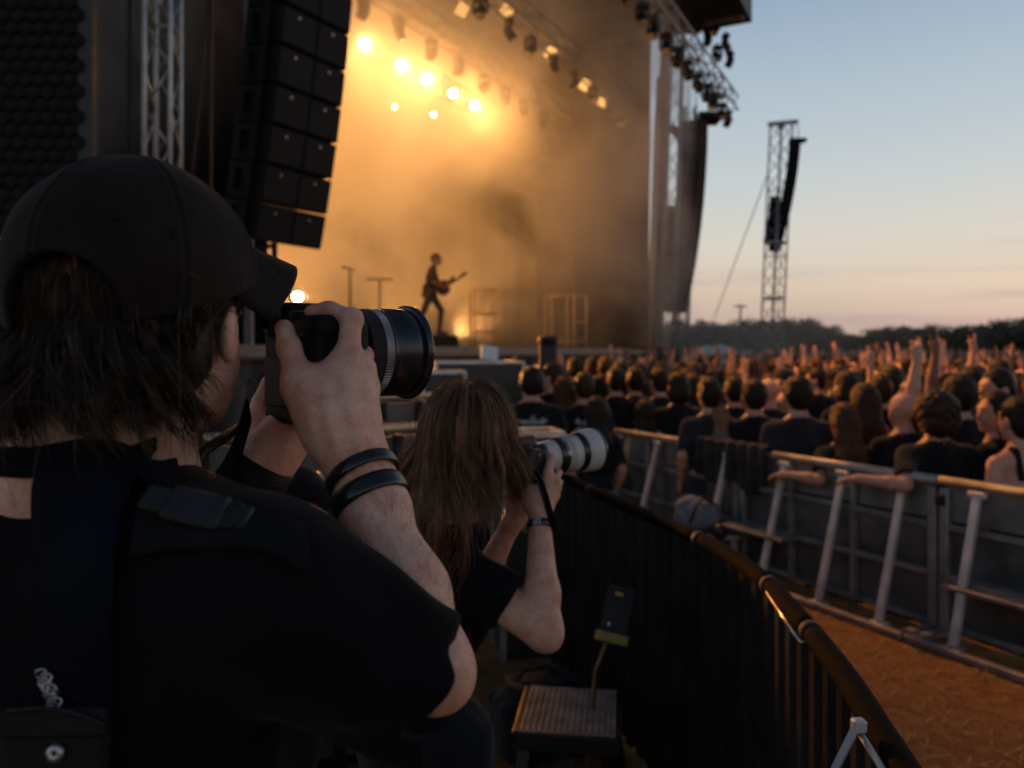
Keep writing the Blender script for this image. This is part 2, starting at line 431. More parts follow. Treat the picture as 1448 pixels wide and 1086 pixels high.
mb = MB(); mb.tube([(-6.7,6.75,2.72),(-3.6,6.86,2.67)], .018); o = mb.build('cable_pipe', M['steel']); tag(o, 'thin grey pipe running across the honeycomb panel', 'pipe')

# ---- trusses
def truss(name, A, B, w, step, label, cat, group=None, m='truss', r=.024, roll=0., parts=True):
    A, B = Vector(A), Vector(B); root = empty(name, A, 0, label, cat, group)
    t = (B-A); L = t.length; Mf = frame((0,0,0), t)
    if roll: Mf = Mf @ Matrix.Rotation(roll, 4, 'Z')
    cs = [(-w/2,-w/2),(w/2,-w/2),(w/2,w/2),(-w/2,w/2)]
    for x, y in cs:
        mb = MB(); mb.tube([Mf @ Vector((x,y,0)), Mf @ Vector((x,y,L))], r, 8); mb.build('chord', M[m], root)
    mb = MB(); n = max(2, round(L/step))
    for k in range(n):
        z0, z1 = L*k/n, L*(k+1)/n
        for i in range(4):
            a, b_ = cs[i], cs[(i+1) % 4]
            if k % 2: a, b_ = b_, a
            mb.tube([Mf @ Vector((*a,z0)), Mf @ Vector((*b_,z1))], r*.5, 5)
            if k % 4 == 0: mb.tube([Mf @ Vector((*a,z0)), Mf @ Vector((*b_,z0))], r*.5, 5)
    mb.build('lacing', M[m], root)
    return root
tw = P(229,300,8.2)
M['grey_paint'] = pm('grey_paint', (.14,.14,.15), .5, 0, .1, 6)
truss('truss_tower', (tw[0],tw[1],.02), (tw[0]+.03,tw[1],9.6), .26, .42, 'grey lattice tower standing against the black drapes at left', 'truss tower', r=.026, m='alu')
mb = MB(); a, b_ = P(297,-40,8.6), P(262,330,8.3); mb.tube([a, (a+b_)/2+np.array((.02,0,0)), b_], .014, 6); tag(mb.build('cable', M['black_rubber']), 'grey cable hanging slantwise beside the truss tower', 'cable')
mb = MB(); a, b_ = P(298,-40,9.4), P(297,420,9.4); mb.tube([a, b_], .02, 6); tag(mb.build('cable', M['black_rubber']), 'dark cable hanging straight down right of the slanting one', 'cable')
mb = MB(); a, b_ = P(183,-60,8.9), P(183,420,8.9); mb.tube([a, b_], .02, 6); tag(mb.build('cable', M['black_rubber']), 'thin dark cable close to the left side of the truss tower', 'cable')
mb = MB(); a = P(352,-40,9.9); mb.box((a[0],a[1],5), (.09,.09,9.9)); pl = mb.build('scaffold_post', M['grey_paint']); tag(pl, 'pale upright post behind the near speaker array', 'post')
mb = MB(); 
for k in range(4): mb.bar((a[0],a[1]+.02,5.2+k*.62), (a[0]+.55,a[1]+.2,5.5+k*.62), .05)
mb.build('cross_brace', M['truss'], pl)

# ---- line arrays
def line_array(name, B, u, w, h, d, n, lean0, lean1, label, cat='speaker array', group=None, dots=True, m='cabinet'):
    "B: bottom corner of the face; u: along the face; normal to the right of u"
    root = empty(name, B, 0, label, cat, group)
    u = Vector(u).normalized(); nrm = Vector((u.y,-u.x,0))
    pos = Vector((0,0,0)); z = 0
    for k in range(n):
        lean = R(lean0+(lean1-lean0)*k/max(1,n-1))
        up = Vector((0,0,1))*math.cos(lean)+nrm*math.sin(lean); fr = nrm*math.cos(lean)-Vector((0,0,1))*math.sin(lean)
        Mx = Matrix((u, fr, up)).transposed().to_4x4(); Mx.translation = pos
        mb = MB(); mb.box((w/2,-d/2,h/2), (w,d,h-.016), Mx, bev=.012)
        cab = mb.build('speaker_cabinet', M[m], root)
        for s in (0,1):
            mb = MB(); mb.box((w*(.25+.5*s), .006, h/2), (w*.5-.03,.016,h-.05), Mx, bev=.006); mb.build('grille', M['grille'], cab)
            if dots: mb = MB(); mb.box((w*(.22+.5*s), .02, h*.78), (.022,.014,.022), Mx); mb.build('badge', M['steel'], cab)
        mb = MB(); mb.box((-.02,-d*.32,h/2), (.05,.08,h*.96), Mx); mb.box((-.02,-d*.75,h/2), (.05,.06,h*.6), Mx); mb.box((-.015,-d*.5,h*.2), (.04,d*.6,.03), Mx); mb.build('rigging_plate', M['grille'], cab)
        mb = MB(); mb.box((w+.02,-d*.32,h/2), (.05,.08,h*.96), Mx); mb.build('rigging_plate', M['grille'], cab)
        pos = pos+up*h
    return root, pos
b0 = P(358,340,8.5)
la, top = line_array('line_array', b0, (.5,.866,0), 1.02, .415, .55, 13, 13, 0, 'big black line array of speaker cabinets hanging at the near stage edge')
mb = MB(); c = Vector(b0)+top; mb.box((c.x+.1,c.y+.7,c.z+.1), (.5,1.2,.12)); mb.tube([(c.x+.1,c.y+.7,c.z),(c.x+.1,c.y+.7,ROOF+1.5)], .02); 
o = mb.build('bumper', M['black_steel'], la); o.matrix_parent_inverse = Matrix.Translation(-la.location)
mb = MB(); mb.tube([P(388,300,10.5), P(388,470,10.5)], .04, 10); mb.tube([P(360,352,10.5),P(392,346,10.5)], .03, 8); tag(mb.build('support_pole', M['black_steel']), 'grey upright pole seen just below the near speaker array', 'pole')
M['cabinet_far'] = pm('cabinet_far', (.05,.038,.03), .7, 0, .3, 5, .1, 60)  # browner cabinet tone stands in for the lit haze over the far arrays
# right hand array hung beyond the stage and the darker stack of side fills behind it
b1 = P(968,442,23.0)
la2, top2 = line_array('line_array', b1, (.25,.97,0), .8, .43, .75, 13, 12, 1, 'tall dark line array hanging off the far stage corner against the sky', dots=False, m='cabinet_far')
c = Vector(b1)+top2
mb = MB(); mb.box((c.x+.1,c.y+.3,c.z+.1), (.7,.9,.16)); mb.tube([(c.x+.1,c.y+.3,c.z),(c.x+.1,c.y+.3,c.z+.9)], .02)
o = mb.build('bumper', M['black_steel'], la2); o.matrix_parent_inverse = Matrix.Translation(-la2.location)
b2 = P(956,443,23.6)
la3, top3 = line_array('side_fill_array', b2, (.35,.93,0), .8, .4, .6, 8, 8, 4, 'shorter dark speaker column hanging beside the far line array', dots=False, m='cabinet_far')
mb = MB(); c = Vector(b2)+top3; mb.tube([c+Vector((.1,.3,0)), c+Vector((.1,.3,3.8))], .015, 5); o = mb.build('chain', M['black_steel'], la3); o.matrix_parent_inverse = Matrix.Translation(-la3.location)
# towers at the far stage corner
def lean_pts(px0, py0, px1, py1, y): return P(px0,py0,y), P(px1,py1,y)
a, b_ = lean_pts(913,452,932,110,21.6); a[2] = .02
mb = MB(); mb.tube([a, b_], .07, 10); tag(mb.build('corner_post', pm('copper_post', (.42,.28,.18), .4, .6)), 'slender copper coloured post edging the far side of the stage opening', 'post')
a, b_ = lean_pts(940,455,958,36,22.4); a[2] = .02
truss('corner_tower', a, b_, .34, .5, 'lattice tower nearest the copper post at the far stage corner', 'truss tower', r=.03)
a, b_ = lean_pts(962,455,976,150,24.5); a[2] = .02
truss('corner_tower', a, b_, .3, .5, 'slimmer lattice tower behind the far line array', 'truss tower', r=.026)
a, b_ = lean_pts(922,455,941,40,22.0); a[2] = .02
mb = MB(); mb.tube([a, b_], .12, 8); tag(mb.build('tower_leg', M['black_steel']), 'thick dark upright right beside the copper corner post', 'post')
mb = MB(); mb.bar(P(948,180,23), P(984,210,23.5), .22, .16); tag(mb.build('motor_beam', M['black_steel']), 'short dark beam slanting between the far towers', 'beam')
for (x0,y0,x1,y1,lb) in ((985,40,985,170,'fine cable hanging from the roof corner left of the small hoist'),(1010,100,1010,132,'short chain from the lamp cluster down to the small hoist'),(976,190,970,300,'thin cable hanging beside the far line array')):
    mb = MB(); mb.tube([P(x0,y0,22), P(x1,y1,22)], .012, 5); tag(mb.build('cable', M['black_steel']), lb, 'cable')
h0 = P(1010,136,22)
ho = empty('chain_hoist', h0, 0, 'small dark chain hoist dangling alone under the roof corner', 'hoist')
mb = MB(); mb.box((0,0,0), (.55,.3,.12), bev=.03); mb.build('bracket', M['black_steel'], ho)
mb = MB(); mb.tube([(0,0,-.03),(0,0,-.18),(0,0,-.36)], [.08,.11,.06], 8); mb.build('motor', M['black_steel'], ho)
# roof corner fascia
# ---- lighting trusses under the roof
def px_on(px, py, dz):  # where a sight line meets the height EYE+dz
    y = dz*FPX/(497-py); return Vector(((px-724)/FPX*y, y, EYE+dz))
DZ = 6.57
TR = []
for i, (d_, lb, t0, t1) in enumerate(((3.9,'truss carrying the five blazing stage lamps',2,13.1),(2.1,'lattice truss hung with dark moving lamps deep in the smoke',.5,13.1),(.25,'lattice truss hung with amber panel lamps over the stage edge',-1,13.1),(-2.2,'outermost lattice truss hung with lamps in front of the stage edge',-2,14.2))):
    a, b_ = ST(t0,d_,EYE+DZ), ST(t1,d_,EYE+DZ); TR.append((a,b_))
    truss('lighting_truss', a, b_, .36, .5, lb, 'lighting truss', r=.026)
# moving lamps
def moving_lamp():
    r = empty('moving_lamp', (0,0,0))
    mb = MB(); mb.box((0,0,-.1), (.36,.3,.16), bev=.03); mb.tube([(0,0,0),(0,0,.12)], .03); mb.build('base', M['black_plastic'], r)
    mb = MB(); mb.box((-.2,0,-.34), (.05,.14,.4), bev=.02); mb.box((.2,0,-.34), (.05,.14,.4), bev=.02); mb.box((0,0,-.17), (.42,.16,.05)); mb.build('yoke', M['black_plastic'], r)
    hd = None
    mb = MB(); Mx = Matrix.Translation((0,0,-.45)) @ Matrix.Rotation(R(150), 4, 'X'); mb.lathe([(-.2,0.001),(-.2,.11),(-.05,.15),(.22,.155),(.24,.14)], 14, Mx); hd = mb.build('head', M['black_steel'], r)
    mb = MB(); mb.lathe([(.235,.139),(.25,.10),(.255,.001)], 14, Mx); mb.build('lens', M['lamp_glass'], hd)
    return r
M['lamp_glass'] = pm('lamp_glass', (.5,.42,.3), .12, .2, .05, 4, 0)
ml = moving_lamp(); G = 'moving lamps on the trusses'
first = True
def put_lamp(p, rz, lab, tilt=0):
    global first
    o = ml if first else copy_tree(ml); first = False
    o.location = p; o.scale = (.62,.62,.62); o.rotation_euler = (0,0,rz); tag(o, lab, 'stage lamp', G)
    return o
for ti, n, off, lab in ((1,12,.3,'dark moving lamp hanging in the smoke from the truss behind the amber panels'),(2,13,.2,'dark moving lamp hanging between the amber panel lamps'),(3,20,0,'small lamp in the close row on the outermost truss')):
    a, b_ = TR[ti]
    for k in range(n):
        p = a.lerp(b_, (k+.5+random.uniform(-.15,.15))/n); put_lamp((p.x,p.y,p.z-.28), random.uniform(0,6.3), lab)
# cluster of lamps spilling down at the roof corner
for k,(px,py,y) in enumerate(((975,18,20.0),(984,42,20.0),(996,30,20.3),(1001,60,20.4),(1012,44,20.0),(1014,82,20.6),(1026,66,20.2),(1010,8,19.7),(1032,90,20.5))):
    put_lamp(P(px,py-18,y), k*1.3, 'dark lamp in the bunch hanging from the roof corner')
M['amber_panel'] = emat('amber_panel', (1,.5,.14), 2.2)
# amber panel lamps
pan = empty('panel_lamp', (0,0,0))
mb = MB(); mb.box((0,0,0), (.36,.14,.36), bev=.02); hs = mb.build('housing', M['black_steel'], pan)
mb = MB()
for i in range(4): mb.box((0,-.075,-.12+i*.08), (.30,.02,.066), bev=.008)
mb.build('lens', M['amber_panel'], pan)
mb = MB(); mb.tube([(0,0,.15),(0,0,.4)], .02); mb.build('clamp', M['black_steel'], pan)
for k, (px, py, y, lb) in enumerate(((715,17,16.2,'amber panel lamp nearest the viewer and largest of the row'),(778,75,17.9,'amber panel lamp second along its truss'),(826,120,19.6,'amber panel lamp third along its truss'),(851,143,20.6,'small amber panel lamp farthest along its truss'),(653,14,16.4,'dim amber panel lamp on the truss behind the bright row'))):
    o = pan if k == 0 else copy_tree(pan); p = P(px,py,y); o.location = p; o.scale = (.8,.8,.8); o.rotation_euler = (R(25), R(25), R(20)); tag(o, lb, 'panel lamp', 'amber panel lamps')

# ---- blazing lamps
M['hot_lens'] = emat('hot_lens', (1,.78,.42), 60)
M['warm_lens'] = emat('warm_lens', (1,.62,.25), 14)
LAMPC = (1,.44,.115)
def spot(p, target, energy, size, blend=.5, rad=.12, col=None):
    col = col or LAMPC
    d = bpy.data.lights.new('lamp_beam', 'SPOT'); d.energy = energy; d.spot_size = R(size); d.spot_blend = blend; d.shadow_soft_size = rad; d.color = col
    o = bpy.data.objects.new('lamp_beam', d); COL.objects.link(o); o.location = p
    o.rotation_euler = (Vector(target)-Vector(p)).to_track_quat('-Z','Y').to_euler(); return o
hot = [(515,62),(568,92),(603,111),(641,132),(671,149)]
hl = empty('flood_lamp', (0,0,0))
mb = MB(); mb.lathe([(-.3,.001),(-.3,.1),(-.1,.17),(0,.18)], 16); mb.build('housing', M['black_steel'], hl)
mb = MB(); mb.lathe([(-.01,.10),(.03,.07),(.04,.001)], 16); mb.build('lens', M['hot_lens'], hl)
mb = MB(); mb.bar((-.19,0,-.05),(-.19,.0,-.05),.01) if 0 else mb.box((-.19,0,-.08),(.02,.05,.2)); mb.box((.19,0,-.08),(.02,.05,.2)); mb.box((0,.0,-.31),(.4,.05,.02)); mb.build('yoke', M['black_steel'], hl)
names = ['first and largest blazing lamp, half behind the near speaker array','second blazing lamp along the row','third and middle blazing lamp of the row','fourth blazing lamp along the row','fifth blazing lamp, farthest down the row']
for k,(px,py) in enumerate(hot):
    p = px_on(px,py,DZ-.35); o = hl if k == 0 else copy_tree(hl)
    tgt = Vector((2.2,6.0,1.0)); o.location = p; o.rotation_euler = (tgt-p).to_track_quat('Z','Y').to_euler(); tag(o, names[k], 'flood lamp', 'row of blazing lamps')
    spot(p+(tgt-p).normalized()*.12, tgt+Vector((1.5*k-2,2.5*k-2,0)), 420, 120, .8)
for (px,py,y,lb) in ((558,151,18,'small warm lamp below the blazing row, nearer one'),(613,162,19,'small warm lamp below the blazing row, farther one')):
    o = copy_tree(hl); o.location = P(px,py,y); o.scale = (.45,.45,.45); o.rotation_euler = (Vector((0,0,1.7))-Vector(P(px,py,y))).to_track_quat('Z','Y').to_euler(); tag(o, lb, 'flood lamp')
# floor lamp on the deck behind the photographer's camera
p = Vector(P(421,420,13.0)); o = copy_tree(hl); o.location = p; o.rotation_euler = (Vector((.3,0,1.7))-p).to_track_quat('Z','Y').to_euler(); o.scale=(.8,.8,.8)
tag(o, 'bright lamp low on the deck beside the camera of the capped photographer', 'flood lamp')
mb = MB(); mb.tube([(p.x-.02,p.y+.15,DECK),(p.x-.02,p.y+.15,p.z-.1)], .03); mb.box((p.x-.02,p.y+.15,DECK+.03),(.4,.4,.05)); tag(mb.build('lamp_stand', M['black_steel']), 'short stand under the low lamp on the deck', 'lamp stand')
spot(p+(Vector((.3,0,1.7))-p).normalized()*.2, P(640,300,17), 900, 100, .8); spot(p+Vector((0,.6,0)), (1.2,3,1.4), 3200, 100, .8, col=(1,.38,.08))
# wash lights added under the roof, without fixtures, to brighten the smoke
for t, d_, tt, dd, e in ((1,5.5,2,6,850),(3,7.0,4,7,850),(5,5.5,6,6,850),(6.5,8,7,7,900),(8.5,5.5,8.5,6,850),(10.5,7,10,6,750),(12,4.5,11,5,600)):
    spot(ST(t,d_,ROOF-.5), ST(tt,dd,DECK), e, 130, .9, rad=.3)
# floor lamps added at the back of the deck to brighten the low smoke
for k,(t,d_,e,lb) in enumerate(((5.2,5.6,520,'added floor lamp on the deck left of the guitarist, brightening the smoke'),(10.4,6.4,520,'added floor lamp on the deck behind the narrow scaffold rack'),(12.0,5.0,520,'added floor lamp on the deck near the far drape'),(2.5,5.5,520,'added floor lamp at the near end of the deck'))):
    p = ST(t,d_,DECK+.22); o = copy_tree(hl); o.location = p; o.scale = (.8,.8,.8); tg = p+FD*1.5+FN*.6+Vector((0,0,3)); o.rotation_euler = (tg-p).to_track_quat('Z','Y').to_euler(); tag(o, lb, 'flood lamp', 'added floor lamps brightening the smoke')
    spot(p+(tg-p).normalized()*.15, tg, e, 150, .9)
# lamps of the outermost truss light the crowd
for t,e in ((2.5,2600),(6.5,2600),(10.5,2800)):
    p = ST(t,-2.45,EYE+DZ-.55); spot(p, p+FN*7+FD*1.0+Vector((0,0,-6)), e, 105, .7, col=(1,.40,.10))

# ---- the smoke filling the stage
def smoke_material():
    m = bpy.data.materials.new('stage_smoke'); m.use_nodes = True; nt = m.node_tree; nt.nodes.clear()
    out = nt.nodes.new('ShaderNodeOutputMaterial'); vol = nt.nodes.new('ShaderNodeVolumePrincipled')
    vol.inputs['Color'].default_value = (.97,.93,.88,1); vol.inputs['Anisotropy'].default_value = .35
    t = nt.nodes.new('ShaderNodeTexCoord')
    n = nt.nodes.new('ShaderNodeTexNoise'); n.inputs['Scale'].default_value = .36; n.inputs['Detail'].default_value = 5; n.inputs['Roughness'].default_value = .55; n.inputs['Distortion'].default_value = .9
    mo = nt.nodes.new('ShaderNodeMapping'); mo.inputs['Location'].default_value = (3.3, 1.9, .6); nt.links.new(t.outputs['Object'], mo.inputs[0]); nt.links.new(mo.outputs[0], n.inputs['Vector'])
    mr = nt.nodes.new('ShaderNodeMapRange'); mr.inputs[1].default_value = .42; mr.inputs[2].default_value = .60; mr.inputs[3].default_value = .075; mr.inputs[4].default_value = .46
    nt.links.new(n.outputs[0], mr.inputs[0])
    s = nt.nodes.new('ShaderNodeSeparateXYZ'); nt.links.new(t.outputs['Object'], s.inputs[0])
    # thins out towards the far side drape (local x = along the front) and before the front edge (local y = into the stage)
    def fade(sock, a, b_):
        q = nt.nodes.new('ShaderNodeMapRange'); q.interpolation_type = 'SMOOTHSTEP'; q.inputs[1].default_value = a; q.inputs[2].default_value = b_
        nt.links.new(sock, q.inputs[0]); return q.outputs[0]
    def mulm(a, b_):
        q = nt.nodes.new('ShaderNodeMath'); q.operation = 'MULTIPLY'; nt.links.new(a, q.inputs[0]); nt.links.new(b_, q.inputs[1]); return q.outputs[0]
    dns = mulm(mr.outputs[0], fade(s.outputs['X'], 13.5, 12.2))
    hz = nt.nodes.new('ShaderNodeMath'); hz.operation = 'MULTIPLY_ADD'; hz.inputs[1].default_value = .75; nt.links.new(s.outputs['Z'], hz.inputs[0]); nt.links.new(s.outputs['Y'], hz.inputs[2])   # it hangs further forward the higher it is
    hx = nt.nodes.new('ShaderNodeMath'); hx.operation = 'SUBTRACT'; hx.inputs[1].default_value = 8.6; nt.links.new(s.outputs['X'], hx.inputs[0])
    hm_ = nt.nodes.new('ShaderNodeMath'); hm_.operation = 'MAXIMUM'; hm_.inputs[1].default_value = 0; nt.links.new(hx.outputs[0], hm_.inputs[0])
    h2 = nt.nodes.new('ShaderNodeMath'); h2.operation = 'MULTIPLY_ADD'; h2.inputs[1].default_value = 1.5; nt.links.new(hm_.outputs[0], h2.inputs[0]); nt.links.new(hz.outputs[0], h2.inputs[2])   # and nearer the front on the far half
    dns = mulm(dns, fade(h2.outputs[0], 4.9, 7.2))
    nt.links.new(dns, vol.inputs['Density'])
    nt.links.new(vol.outputs[0], out.inputs['Volume'])
    return m
sm = MB(); sm.box((6.6, 3.9, DECK+4.05), (17.4, 11.2, 8.0))
so = sm.build('stage_smoke', smoke_material()); so.location = F0; so.rotation_euler = (0,0,math.atan2(FD.y,FD.x))
tag(so, 'amber lit smoke drifting across the whole stage', 'smoke', kind='stuff')

# a low veil of the same smoke drifting out past the far corner over the crowd
def drift_material():
    m = bpy.data.materials.new('drift_smoke'); m.use_nodes = True; nt = m.node_tree; nt.nodes.clear()
    out = nt.nodes.new('ShaderNodeOutputMaterial'); vol = nt.nodes.new('ShaderNodeVolumePrincipled'); vol.inputs['Color'].default_value = (.97,.93,.88,1); vol.inputs['Anisotropy'].default_value = .2
    t = nt.nodes.new('ShaderNodeTexCoord'); g = nt.nodes.new('ShaderNodeTexGradient'); g.gradient_type = 'SPHERICAL'; nt.links.new(t.outputs['Object'], g.inputs[0])
    n = nt.nodes.new('ShaderNodeTexNoise'); n.inputs['Scale'].default_value = 1.6; n.inputs['Detail'].default_value = 4; nt.links.new(t.outputs['Object'], n.inputs['Vector'])
    q = nt.nodes.new('ShaderNodeMath'); q.operation = 'MULTIPLY'; nt.links.new(g.outputs[0], q.inputs[0]); nt.links.new(n.outputs[0], q.inputs[1])
    q2 = nt.nodes.new('ShaderNodeMath'); q2.operation = 'MULTIPLY'; nt.links.new(q.outputs[0], q2.inputs[0]); q2.inputs[1].default_value = .07; nt.links.new(q2.outputs[0], vol.inputs['Density']); nt.links.new(vol.outputs[0], out.inputs['Volume']); return m
dm = MB(); dm.box((0,0,0),(2,2,2)); do_ = dm.build('drifting_smoke', drift_material()); do_.location = ST(17.5,-1.5,2.4); do_.scale = (5.0,6.5,2.3); do_.rotation_euler = (0,0,math.atan2(FD.y,FD.x))
tag(do_, 'thin smoke drifting low past the far stage corner', 'smoke', kind='stuff')
# ------------------------------------------------------------------ organic surfaces: smooth unions meshed with surface nets
A3 = lambda p: np.asarray(p, dtype=np.float32)
class Sdf:
    def __init__(s): s.pr = []; s.disp = None
    def cone(s, a, b, ra, rb=None, k=.02, op='u', sq=None):
        rb = ra if rb is None else rb; a, b = A3(a), A3(b)
        s.pr.append(('c', a, b, ra, rb, k, op, (a+b)/2, float(np.linalg.norm(b-a)/2+max(ra, rb)), sq)); return s
    def ball(s, c, r, k=.02, op='u'): return s.cone(c, A3(c)+A3((0,0,1e-4)), r, r, k, op)
    def ell(s, c, r, Rm=None, k=.02, op='u'):
        Rm = np.eye(3, dtype=np.float32) if Rm is None else np.asarray(Rm, dtype=np.float32)  # columns are the axes
        s.pr.append(('e', A3(c), A3(r), Rm, None, k, op, A3(c), float(max(r)), None)); return s
    def box(s, c, h, Rm=None, rd=.005, k=.01, op='u'):
        Rm = np.eye(3, dtype=np.float32) if Rm is None else np.asarray(Rm, dtype=np.float32)
        s.pr.append(('b', A3(c), A3(h), Rm, rd, k, op, A3(c), float(np.linalg.norm(h)), None)); return s
    def plane(s, p, n, k=.004):     # removes what lies on the side n points to
        n = A3(n); n = n/np.linalg.norm(n); s.pr.append(('p', A3(p), n, None, None, k, 'x', None, None, None)); return s
    def one(s, q, X):
        t = q[0]
        if t == 'c':
            pa = X-q[1]; ba = q[2]-q[1]; h = np.clip(pa@ba/max(float(ba@ba), 1e-12), 0, 1)[:, None]
            return np.linalg.norm(pa-h*ba, axis=1)-(q[3]+(q[4]-q[3])*h[:, 0])
        if t == 'e':
            v = (X-q[1])@q[3]; k0 = np.linalg.norm(v/q[2], axis=1); k1 = np.linalg.norm(v/(q[2]**2), axis=1)
            return k0*(k0-1)/np.maximum(k1, 1e-6)
        if t == 'b':
            v = np.abs((X-q[1])@q[3])-(q[2]-q[4]); return np.linalg.norm(np.maximum(v, 0), axis=1)+np.minimum(v.max(axis=1), 0)-q[4]
        if t == 'p': return (X-q[1])@q[2]
    def __call__(s, X, cull=True):
        X = np.asarray(X, dtype=np.float32); d = np.full(len(X), 1.0, np.float32)
        if cull:
            lo, hi = X.min(0), X.max(0); cc = (lo+hi)/2; hd = float(np.linalg.norm(hi-lo)/2)
        for q in s.pr:
            k = q[5]
            if cull and q[7] is not None and float(np.linalg.norm(cc-q[7]))-q[8]-hd > .10+k: continue
            e = s.one(q, X)
            if q[6] == 'u': h = np.maximum(k-np.abs(d-e), 0)/k; d = np.minimum(d, e)-h*h*k*.25
            elif q[6] == 's': e = -e; h = np.maximum(k-np.abs(d-e), 0)/k; d = np.maximum(d, e)+h*h*k*.25
            else: h = np.maximum(k-np.abs(d-e), 0)/k; d = np.maximum(d, e)+h*h*k*.25
        if s.disp is not None: d = d+s.disp(X)
        return d
    def bounds(s, pad=.02):
        lo = np.min([q[7]-q[8] for q in s.pr if q[6] == 'u'], 0); hi = np.max([q[7]+q[8] for q in s.pr if q[6] == 'u'], 0)
        return lo-pad, hi+pad

def sdf_mesh(f, h, lo=None, hi=None, B=8):
    if lo is None: lo, hi = f.bounds(h*3)
    lo, hi = A3(lo), A3(hi)
    nb = np.maximum(1, np.ceil((hi-lo)/(h*B)).astype(int)); n = nb*B+1
    cx = [lo[i]+(np.arange(nb[i])+.5)*h*B for i in range(3)]
    C = np.stack(np.meshgrid(*cx, indexing='ij'), -1).reshape(-1, 3).astype(np.float32)
    dc = np.concatenate([f(C[i:i+400]) for i in range(0, len(C), 400)])
    keep = np.abs(dc) < h*B*.87*1.45+.006
    vol = np.full(n, 1.0, np.float32)
    bi = np.stack(np.unravel_index(np.arange(len(C)), nb), -1)
    for b_ in bi[(dc < 0) & ~keep]:
        i0 = b_*B; vol[i0[0]:i0[0]+B+1, i0[1]:i0[1]+B+1, i0[2]:i0[2]+B+1] = -1.0
    for b_ in bi[(dc >= 0) & ~keep]:
        i0 = b_*B; vol[i0[0]:i0[0]+B+1, i0[1]:i0[1]+B+1, i0[2]:i0[2]+B+1] = 1.0
    g = np.stack(np.meshgrid(*[np.arange(B+1)]*3, indexing='ij'), -1).reshape(-1, 3)
    kb = bi[keep]
    for c0 in range(0, len(kb), 24):
        ch = kb[c0:c0+24]
        I = (ch[:, None, :]*B+g[None]).reshape(-1, 3)
        vol[I[:, 0], I[:, 1], I[:, 2]] = f((lo+I*h).astype(np.float32))
    s = vol < 0
    m = n-1
    cnt = np.zeros(m, np.int8)
    for i in (0,1):
        for j in (0,1):
            for k in (0,1): cnt += s[i:i+m[0], j:j+m[1], k:k+m[2]]
    act = np.argwhere((cnt > 0) & (cnt < 8))
    idm = np.full(m, -1, np.int32); idm[act[:, 0], act[:, 1], act[:, 2]] = np.arange(len(act))
    crn = [(i, j, k) for i in (0,1) for j in (0,1) for k in (0,1)]
    val = np.stack([vol[act[:, 0]+i, act[:, 1]+j, act[:, 2]+k] for i, j, k in crn], 1)
    acc = np.zeros((len(act), 3), np.float64); w = np.zeros(len(act))
    for a in range(8):
        for b_ in range(a+1, 8):
            df = np.array(crn[b_])-np.array(crn[a])
            if np.abs(df).sum() != 1: continue
            va, vb = val[:, a], val[:, b_]; x = (va < 0) != (vb < 0)
            t = np.where(x, va/np.where(x, va-vb, 1), 0)
            acc += np.where(x[:, None], np.array(crn[a])+t[:, None]*df, 0); w += x
    V = lo+(act+acc/np.maximum(w, 1)[:, None])*h
    F = []
    for ax in range(3):
        o1, o2 = [(1,2),(2,0),(0,1)][ax]
        sl = [slice(None)]*3; sl[ax] = slice(0, n[ax]-1); s0 = s[tuple(sl)]; sl[ax] = slice(1, n[ax]); s1 = s[tuple(sl)]
        E = np.argwhere(s0 != s1)
        E = E[(E[:, o1] > 0) & (E[:, o2] > 0) & (E[:, o1] < m[o1]) & (E[:, o2] < m[o2])]
        inside0 = s0[E[:, 0], E[:, 1], E[:, 2]]
        q = []
        for d1, d2 in ((1,1),(0,1),(0,0),(1,0)):
            c = E.copy(); c[:, o1] -= d1; c[:, o2] -= d2; q.append(idm[c[:, 0], c[:, 1], c[:, 2]])
        Q = np.stack(q, 1); Q = np.where(inside0[:, None], Q, Q[:, ::-1]); F.append(Q)
    F = np.concatenate(F); F = F[(F >= 0).all(1)]
    return V, F
def np_mesh(name, V, F, mi=None, smooth=True):
    me = bpy.data.meshes.new(name); nf, k = F.shape
    me.vertices.add(len(V)); me.vertices.foreach_set('co', np.ascontiguousarray(V, np.float32).ravel())
    me.loops.add(nf*k); me.loops.foreach_set('vertex_index', np.ascontiguousarray(F, np.int32).ravel())
    me.polygons.add(nf); me.polygons.foreach_set('loop_start', np.arange(0, nf*k, k, dtype=np.int32)); me.polygons.foreach_set('loop_total', np.full(nf, k, np.int32))
    if mi is not None: me.polygons.foreach_set('material_index', mi.astype(np.int32))
    me.polygons.foreach_set('use_smooth', np.full(nf, smooth)); me.update(calc_edges=True); me.validate()
    return me
def sdf_obj(name, f, h, m, parent=None, origin=None, mi=None, relax=1):
    V, F = sdf_mesh(f, h)
    for _ in range(relax):      # one light smoothing pass takes the stair-steps out
        n_ = np.zeros(len(V)); a_ = np.zeros_like(V)
        for i in range(4):
            j = (i+1) % 4
            np.add.at(a_, F[:, i], V[F[:, j]]); np.add.at(n_, F[:, i], 1); np.add.at(a_, F[:, j], V[F[:, i]]); np.add.at(n_, F[:, j], 1)
        V = V*.5+.5*a_/np.maximum(n_, 1)[:, None]
    mid = mi(V[F].mean(1)) if mi is not None else None
    if origin is not None: V = V-np.asarray(origin)
    return link_mesh(name, np_mesh(name, V, F, mid), m, parent)
